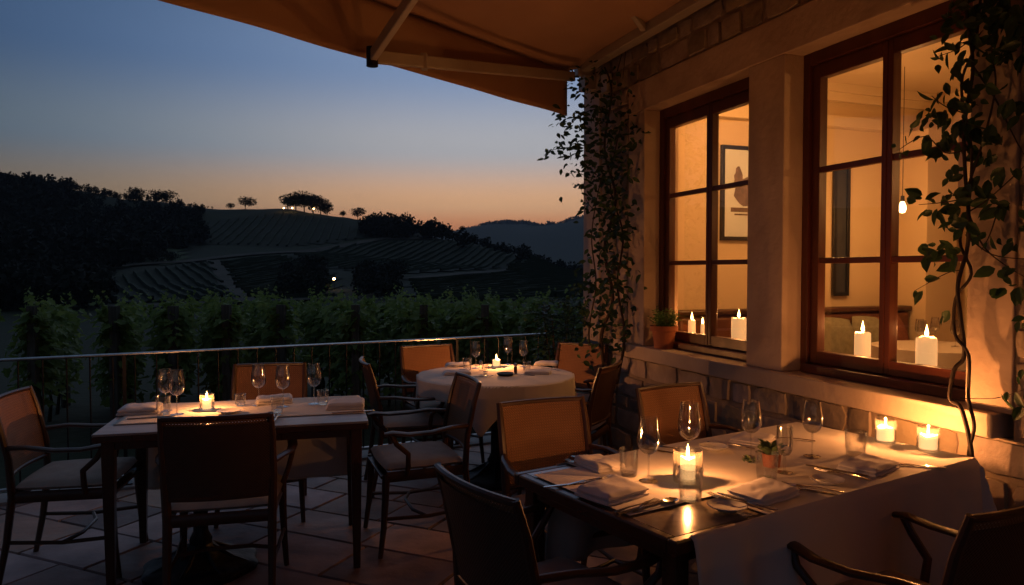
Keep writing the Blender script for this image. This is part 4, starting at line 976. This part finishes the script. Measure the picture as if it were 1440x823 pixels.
# candles on the inner sill
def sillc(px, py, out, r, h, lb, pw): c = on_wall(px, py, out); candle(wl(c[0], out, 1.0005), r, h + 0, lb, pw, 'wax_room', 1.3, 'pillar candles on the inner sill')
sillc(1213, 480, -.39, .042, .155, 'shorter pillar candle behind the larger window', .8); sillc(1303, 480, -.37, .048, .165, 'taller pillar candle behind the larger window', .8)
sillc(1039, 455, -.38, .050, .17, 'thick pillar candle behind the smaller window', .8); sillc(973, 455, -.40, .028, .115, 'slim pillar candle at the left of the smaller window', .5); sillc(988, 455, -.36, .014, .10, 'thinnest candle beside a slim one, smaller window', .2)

# ------------------------------------------------------------------ awning
aw = empty('awning', (0, 0, 0), 0, 'terracotta canvas awning with folding arms over the terrace', 'awning')
A0 = Vector((.455, 6.08, 0)); AD = Vector((-.63, -.775, 0)).normalized()
def can(u, v):
    s = u * 9.0; a = A0 + AD * s; w = wl(3.72 - s * .95, .012, 0); p = w.lerp(a, v); sag = -.05 * math.sin(v * PI) * min(1, s / 2) + .012 * math.sin(s * 3.1) * v * (1 - v) * 4
    return (p.x, p.y, 3.27 + (3.13 - 3.27) * v + sag)
m = MB(); m.grid(can, 70, 18); m.build('canopy', 'canvas', aw, solid=.003)
def val(u, v):
    s = u * 9.0; nv = Vector((-AD.y, AD.x, 0)); p = A0 + AD * s + nv * (.005 * math.sin(s * 5) * v + .005 * v * noise.noise(Vector((s * 2, 0, v)))); return (p.x, p.y, 3.13 - .36 * v + .002 * math.sin(s * 7) * v)
m = MB(); m.grid(val, 120, 8); m.build('valance', 'canvas', aw, solid=.002)
def bar(name, a, b, w, h, m_='awning_metal', par=aw):
    a, b = Vector(a), Vector(b); d = (b - a); q = d.to_track_quat('X', 'Z').to_matrix().to_4x4(); mm = MB(); mm.box(0, d.length, -w / 2, w / 2, -h / 2, h / 2, Matrix.Translation(a) @ q); return mm.build(name, m_, par, smooth=False, bev=.008)
bar('wall_tube', wl(3.72, .1, 3.21), wl(-3.0, .1, 3.21), .09, .075)
el_ = Vector((-.813, 4.3, 2.74)); br = Vector((.50, 6.0, 3.07))
bar('folding_arm', br, el_, .04, .075); e2 = Vector((-.17, 3.2, 3.06)); bar('folding_arm', el_, e2, .04, .07)
m = MB(); m.tube([el_ - Vector((0, 0, .055)), el_ + Vector((0, 0, .055))], .034, 14, up=(0, 1, 0)); m.build('elbow_joint', 'iron', aw)
kn = br.lerp(el_, .8); m = MB(); m.box(-.02, .02, -.03, .03, -.05, .05, Matrix.Translation(kn)); m.build('spring_clamp', 'awning_metal', aw, smooth=False, bev=.004)
c_ = on_wall(905, 40, .16); a2 = wl(c_[0], .16, c_[2]); r_ = ray(835, -60); a3 = Vector((0, 0, CAMZ)) + r_ * (4.3 / F); bar('folding_arm', a2, a3, .04, .05)
m = MB(); m.box(3.55, 3.68, .013, .12, 3.02, 3.14); m.box(3.58, 3.65, .005, .17, 3.14, 3.2); bx = m.build('bracket', 'awning_metal', aw, smooth=False, bev=.006); bx.location = W0; bx.rotation_euler = (0, 0, WA)
m = MB(); m.box(-.055, .055, .001, .05, -.075, .075); jb = m.build('junction_box', 'box_white', smooth=False, bev=.008); wt(jb, 3.34, .004, 3.02); tag(jb, 'pale square box on the stone wall by the awning bracket', 'junction box')

# ------------------------------------------------------------------ potted herb on the sill
c = on_wall(931, 486, -.03); o = empty('potted_herb', wl(c[0], -.045, .931), 0, 'bushy green herb in a terracotta pot on the sill', 'plant')
m = MB(); m.lathe([(0, 0), (.068, 0), (.085, .125), (.1, .128), (.102, .165), (.09, .165), (.086, .14), (0, .14)], 32); m.build('pot', 'terracotta', o)
m = MB(); m.lathe([(0, .15), (.088, .142)], 20); m.build('soil', 'soil', o)
m = MB()
for _ in range(60):
    a = random.uniform(0, 6.28); l_ = random.uniform(.4, 1); tip = Vector((math.cos(a) * .13 * l_, math.sin(a) * .13 * l_, .15 + .15 * random.uniform(.5, 1.1) * (1.15 - l_ * .5)))
    b = Vector((math.cos(a) * .04, math.sin(a) * .04, .145))
    for k in range(9):
        p = b.lerp(tip, (k + 1) / 9); a2_ = random.uniform(0, 6.28); m.leaf(p, (math.cos(a2_), math.sin(a2_), .4), (0, 0, 1), .03, .016, .2)
m.build('leaves', 'herb_leaf', o, smooth=False)

# ------------------------------------------------------------------ climbing plants
def climb(name, label, stems, sprays, leafn, lsz, m_='ivy_leaf', base=(0, 0, 0)):
    o = empty(name, base, 0, label, 'climbing plant'); bv = Vector(base)
    m = MB()
    for pts, r in stems:
        # smooth the stem with Catmull-Rom
        P = [Vector(p) - bv for p in pts]; Q = []
        for i in range(len(P) - 1):
            a = P[max(i - 1, 0)]; b = P[i]; c = P[i + 1]; d = P[min(i + 2, len(P) - 1)]
            for k in range(6):
                t_ = k / 6; Q.append(.5 * ((2 * b) + (c - a) * t_ + (2 * a - 5 * b + 4 * c - d) * t_ ** 2 + (3 * b - a - 3 * c + d) * t_ ** 3))
        Q.append(P[-1]); n = len(Q); m.tube(Q, [r * (1 - .6 * i / n) for i in range(n)], 7, up=(.3, .8, .1))
    m.build('stem', 'bark', o)
    m = MB()
    for (p, rad, n) in sprays:
        p = Vector(p) - bv
        for _ in range(int(n * .82)):
            q = p + Vector((random.gauss(0, rad), random.gauss(0, rad * .6), random.gauss(0, rad))); a = random.uniform(0, 6.28)
            m.leaf(q, (math.cos(a), math.sin(a) * .7 - .3, random.uniform(-1.1, .1)), Vector((-.5, -.9, .6)) + Vector((random.gauss(0, .4), random.gauss(0, .4), 0)), (lambda k_: lsz * k_)(random.uniform(.4, 1.4)), lsz * random.uniform(.35, .75), random.uniform(.05, .45))
    m.build('foliage', m_, o, smooth=False); return o
def WP(px, py, out): c = on_wall(px, py, out); return wl(*c)
sp = []
for px, py, rad, n in [(800, 120, .05, 12), (845, 120, .13, 75), (870, 150, .12, 70), (838, 165, .15, 100), (812, 165, .10, 40), (800, 178, .08, 26), (780, 212, .035, 10), (792, 208, .04, 10), (815, 200, .10, 45), (850, 205, .15, 110), (868, 215, .10, 60),
                       (830, 235, .10, 50), (856, 255, .12, 80), (870, 270, .08, 40), (815, 262, .03, 8), (840, 285, .08, 36), (862, 300, .10, 60), (875, 320, .06, 26), (850, 330, .09, 48), (868, 350, .09, 48), (845, 370, .09, 44), (866, 390, .09, 46), (840, 400, .08, 36),
                       (860, 425, .10, 50), (828, 430, .09, 36), (846, 455, .09, 40), (872, 450, .07, 26), (838, 480, .09, 36), (812, 415, .07, 26), (866, 480, .06, 20), (770, 212, .02, 5), (822, 288, .03, 8), (806, 240, .03, 7), (880, 190, .05, 18), (886, 240, .03, 8)]:
    sp.append((WP(px, py, random.uniform(.07, .2)), rad, n))
st = [([WP(850, 520, .06), WP(846, 470, .09), WP(862, 420, .05), WP(850, 350, .1), WP(866, 280, .07), WP(850, 210, .1), WP(860, 130, .08), WP(850, 95, .05)], .016),
      ([WP(868, 540, .05), WP(878, 470, .07), WP(868, 400, .08), WP(876, 330, .05), WP(858, 260, .09), WP(872, 180, .07)], .011),
      ([WP(838, 520, .06), WP(828, 470, .1), WP(838, 400, .08), WP(832, 330, .1), WP(845, 250, .1)], .009),
      ([WP(850, 200, .1), WP(815, 205, .16), WP(768, 212, .2)], .005), ([WP(850, 150, .1), WP(820, 160, .16), WP(795, 182, .2)], .005), ([WP(852, 260, .1), WP(830, 250, .15), WP(806, 240, .2)], .004), ([WP(850, 300, .1), WP(830, 290, .15), WP(815, 262, .2)], .004), ([WP(868, 100, .05), WP(880, 60, .03), WP(876, 110, .06)], .005)]
climb('climbing_plant', 'leafy climber covering the corner of the house', st, sp, 0, .062, base=wl(3.3, .05, 0))
# bush between railing end and climber
o = empty('shrub', (.42, 6.5, 0), 0, 'leafy shrub filling the gap between railing and house corner', 'shrub')
m = MB()
for _ in range(900):
    q = Vector((random.gauss(0, .14), random.gauss(0, .12), random.uniform(.45, 1.25))); a = random.uniform(0, 6.28); m.leaf(q, (math.cos(a), math.sin(a), random.uniform(-.6, .6)), (0, -.3, 1), random.uniform(.045, .08), random.uniform(.025, .045), .2)
m.build('foliage', 'ivy_leaf', o, smooth=False)
m = MB()
for k in range(6): a = k * 1.05; m.tube([(0, 0, 0), (.05 * math.cos(a), .05 * math.sin(a), .5), (.14 * math.cos(a), .12 * math.sin(a), 1.1)], [.01, .007, .003], 6)
m.build('stem', 'bark', o)
# right hand climber, close to us: long bare stems, big single leaves
o = empty('climbing_plant', wl(.1, .1, 0), 0, 'bare stemmed climber with large leaves beside the larger window', 'climbing plant'); bv = Vector(o.location)
OUT = .13
stems = [([(1366, 790, .1), (1366, 700, .1), (1366, 636, .1), (1352, 575, .12), (1336, 560, .13), (1342, 520, .12), (1356, 500, .1), (1350, 440, .12), (1347, 400, .13), (1360, 350, .11), (1362, 300, .13), (1357, 240, .12), (1356, 170, .13), (1368, 100, .12), (1362, 40, .12), (1352, -30, .12)], .0095),
         ([(1370, 790, .08), (1362, 650, .1), (1370, 600, .1), (1362, 560, .09), (1362, 500, .12), (1343, 470, .1), (1344, 420, .1), (1366, 385, .1), (1350, 340, .12), (1362, 290, .1), (1366, 210, .12), (1352, 120, .12), (1372, 60, .1), (1380, -20, .1)], .0075),
         ([(1362, 300, .12), (1382, 345, .1), (1412, 372, .07), (1450, 395, .05)], .004), ([(1358, 330, .12), (1395, 358, .09), (1450, 365, .06)], .0035),
         ([(1362, 260, .12), (1385, 190, .1), (1400, 120, .08), (1395, 60, .1), (1420, -10, .1)], .005), ([(1366, 90, .12), (1400, 140, .08), (1430, 200, .06), (1460, 250, .05)], .004),
         ([(1360, 210, .12), (1330, 215, .16), (1300, 192, .2), (1262, 212, .22)], .0035), ([(1358, 160, .12), (1330, 150, .17), (1310, 135, .2)], .003), ([(1356, 280, .12), (1325, 285, .16), (1292, 288, .2)], .003),
         ([(1360, 60, .12), (1345, 70, .16), (1318, 80, .2)], .003), ([(1352, 380, .12), (1330, 385, .16), (1288, 408, .19)], .0025), ([(1358, 300, .12), (1390, 280, .08), (1450, 225, .06)], .0035), ([(1405, 290, .07), (1392, 330, .08), (1380, 352, .08)], .003), ([(1350, 560, .12), (1400, 560, .06), (1440, 548, .06)], .002)]
m = MB(); tips = []
for pts, r in stems:
    P = [WP(*p) - bv for p in pts]; Q = []
    for i in range(len(P) - 1):
        a = P[max(i - 1, 0)]; b = P[i]; c = P[i + 1]; d = P[min(i + 2, len(P) - 1)]
        for k in range(6):
            t_ = k / 6; Q.append(.5 * ((2 * b) + (c - a) * t_ + (2 * a - 5 * b + 4 * c - d) * t_ ** 2 + (3 * b - a - 3 * c + d) * t_ ** 3))
    Q.append(P[-1]); n = len(Q); m.tube(Q, [r * (1 - (.35 if r > .007 else .6) * i / n) for i in range(n)], 8, up=(.3, .8, .1)); tips.append(Q)
m.build('stem', 'bark', o)
m = MB()
lf = []
for px, py, rad, n in [(1320, 80, 9, 6), (1342, 110, 12, 10), (1346, 60, 14, 12), (1355, 25, 16, 14), (1385, 20, 22, 18), (1418, 15, 22, 18), (1400, 60, 20, 10), (1335, 145, 8, 4), (1318, 130, 4, 2), (1310, 160, 6, 4), (1318, 150, 6, 3), (1285, 180, 8, 4), (1300, 195, 8, 3), (1325, 175, 14, 12), (1340, 190, 14, 14), (1355, 160, 12, 9), (1360, 200, 12, 10), (1268, 212, 6, 3), (1335, 225, 10, 7),
                       (1305, 285, 10, 7), (1320, 290, 9, 6), (1345, 275, 14, 12), (1358, 310, 12, 10), (1340, 300, 12, 9), (1300, 350, 5, 2), (1315, 360, 6, 3), (1330, 348, 8, 5), (1295, 405, 5, 3), (1345, 360, 9, 7), (1330, 435, 5, 2), (1375, 120, 14, 9), (1390, 215, 12, 7), (1405, 180, 12, 6), (1425, 85, 18, 11), (1432, 150, 14, 7),
                       (1395, 275, 10, 5), (1420, 340, 10, 5), (1400, 375, 9, 5), (1432, 400, 14, 9), (1436, 300, 12, 6), (1420, 235, 9, 4), (1370, 255, 9, 5), (1385, 330, 8, 4), (1405, 5, 20, 26), (1430, 30, 18, 22), (1375, 8, 16, 16), (1360, 140, 10, 8), (1365, 180, 10, 8), (1435, 548, 12, 7), (1436, 570, 12, 5), (1440, 450, 12, 5), (1415, 290, 7, 4), (1378, 70, 16, 10)]:
    for _ in range(n):
        x, y = px + random.gauss(0, rad), py + random.gauss(0, rad); p = WP(x, y, random.uniform(.07, .2) if x < 1362 else random.uniform(.05, .14)) - bv
        a = random.uniform(0, 6.28); s_ = random.uniform(.03, .085)
        m.leaf(p, U * math.cos(a) * .6 + Vector((0, 0, random.uniform(-1.2, .3))) + NO * random.uniform(-.2, .5), NO + Vector((random.gauss(0, .45), random.gauss(0, .45), random.gauss(0, .3))), s_, s_ * random.uniform(.5, .66), .22)
m.build('foliage', 'ivy_leaf', o, smooth=False)
# weeds of ivy at the wall foot on the far right

# ------------------------------------------------------------------ evening air over the valley
m = MB(); m.box(-7600, 7600, -7600, 7600, -120, 420); hz = m.build('haze', 'grass', smooth=False); tag(hz, 'thin evening haze over the valley', 'haze', kind='stuff')
hm = bpy.data.materials.new('haze air'); hm.use_nodes = True; t = hm.node_tree; t.nodes.remove(t.nodes['Principled BSDF']); pv = t.nodes.new('ShaderNodeVolumePrincipled')
pv.inputs['Color'].default_value = (.75, .84, 1, 1); pv.inputs['Density'].default_value = .00016; pv.inputs['Anisotropy'].default_value = 0; t.links.new(pv.outputs[0], t.nodes['Material Output'].inputs['Volume']); hz.data.materials[0] = hm
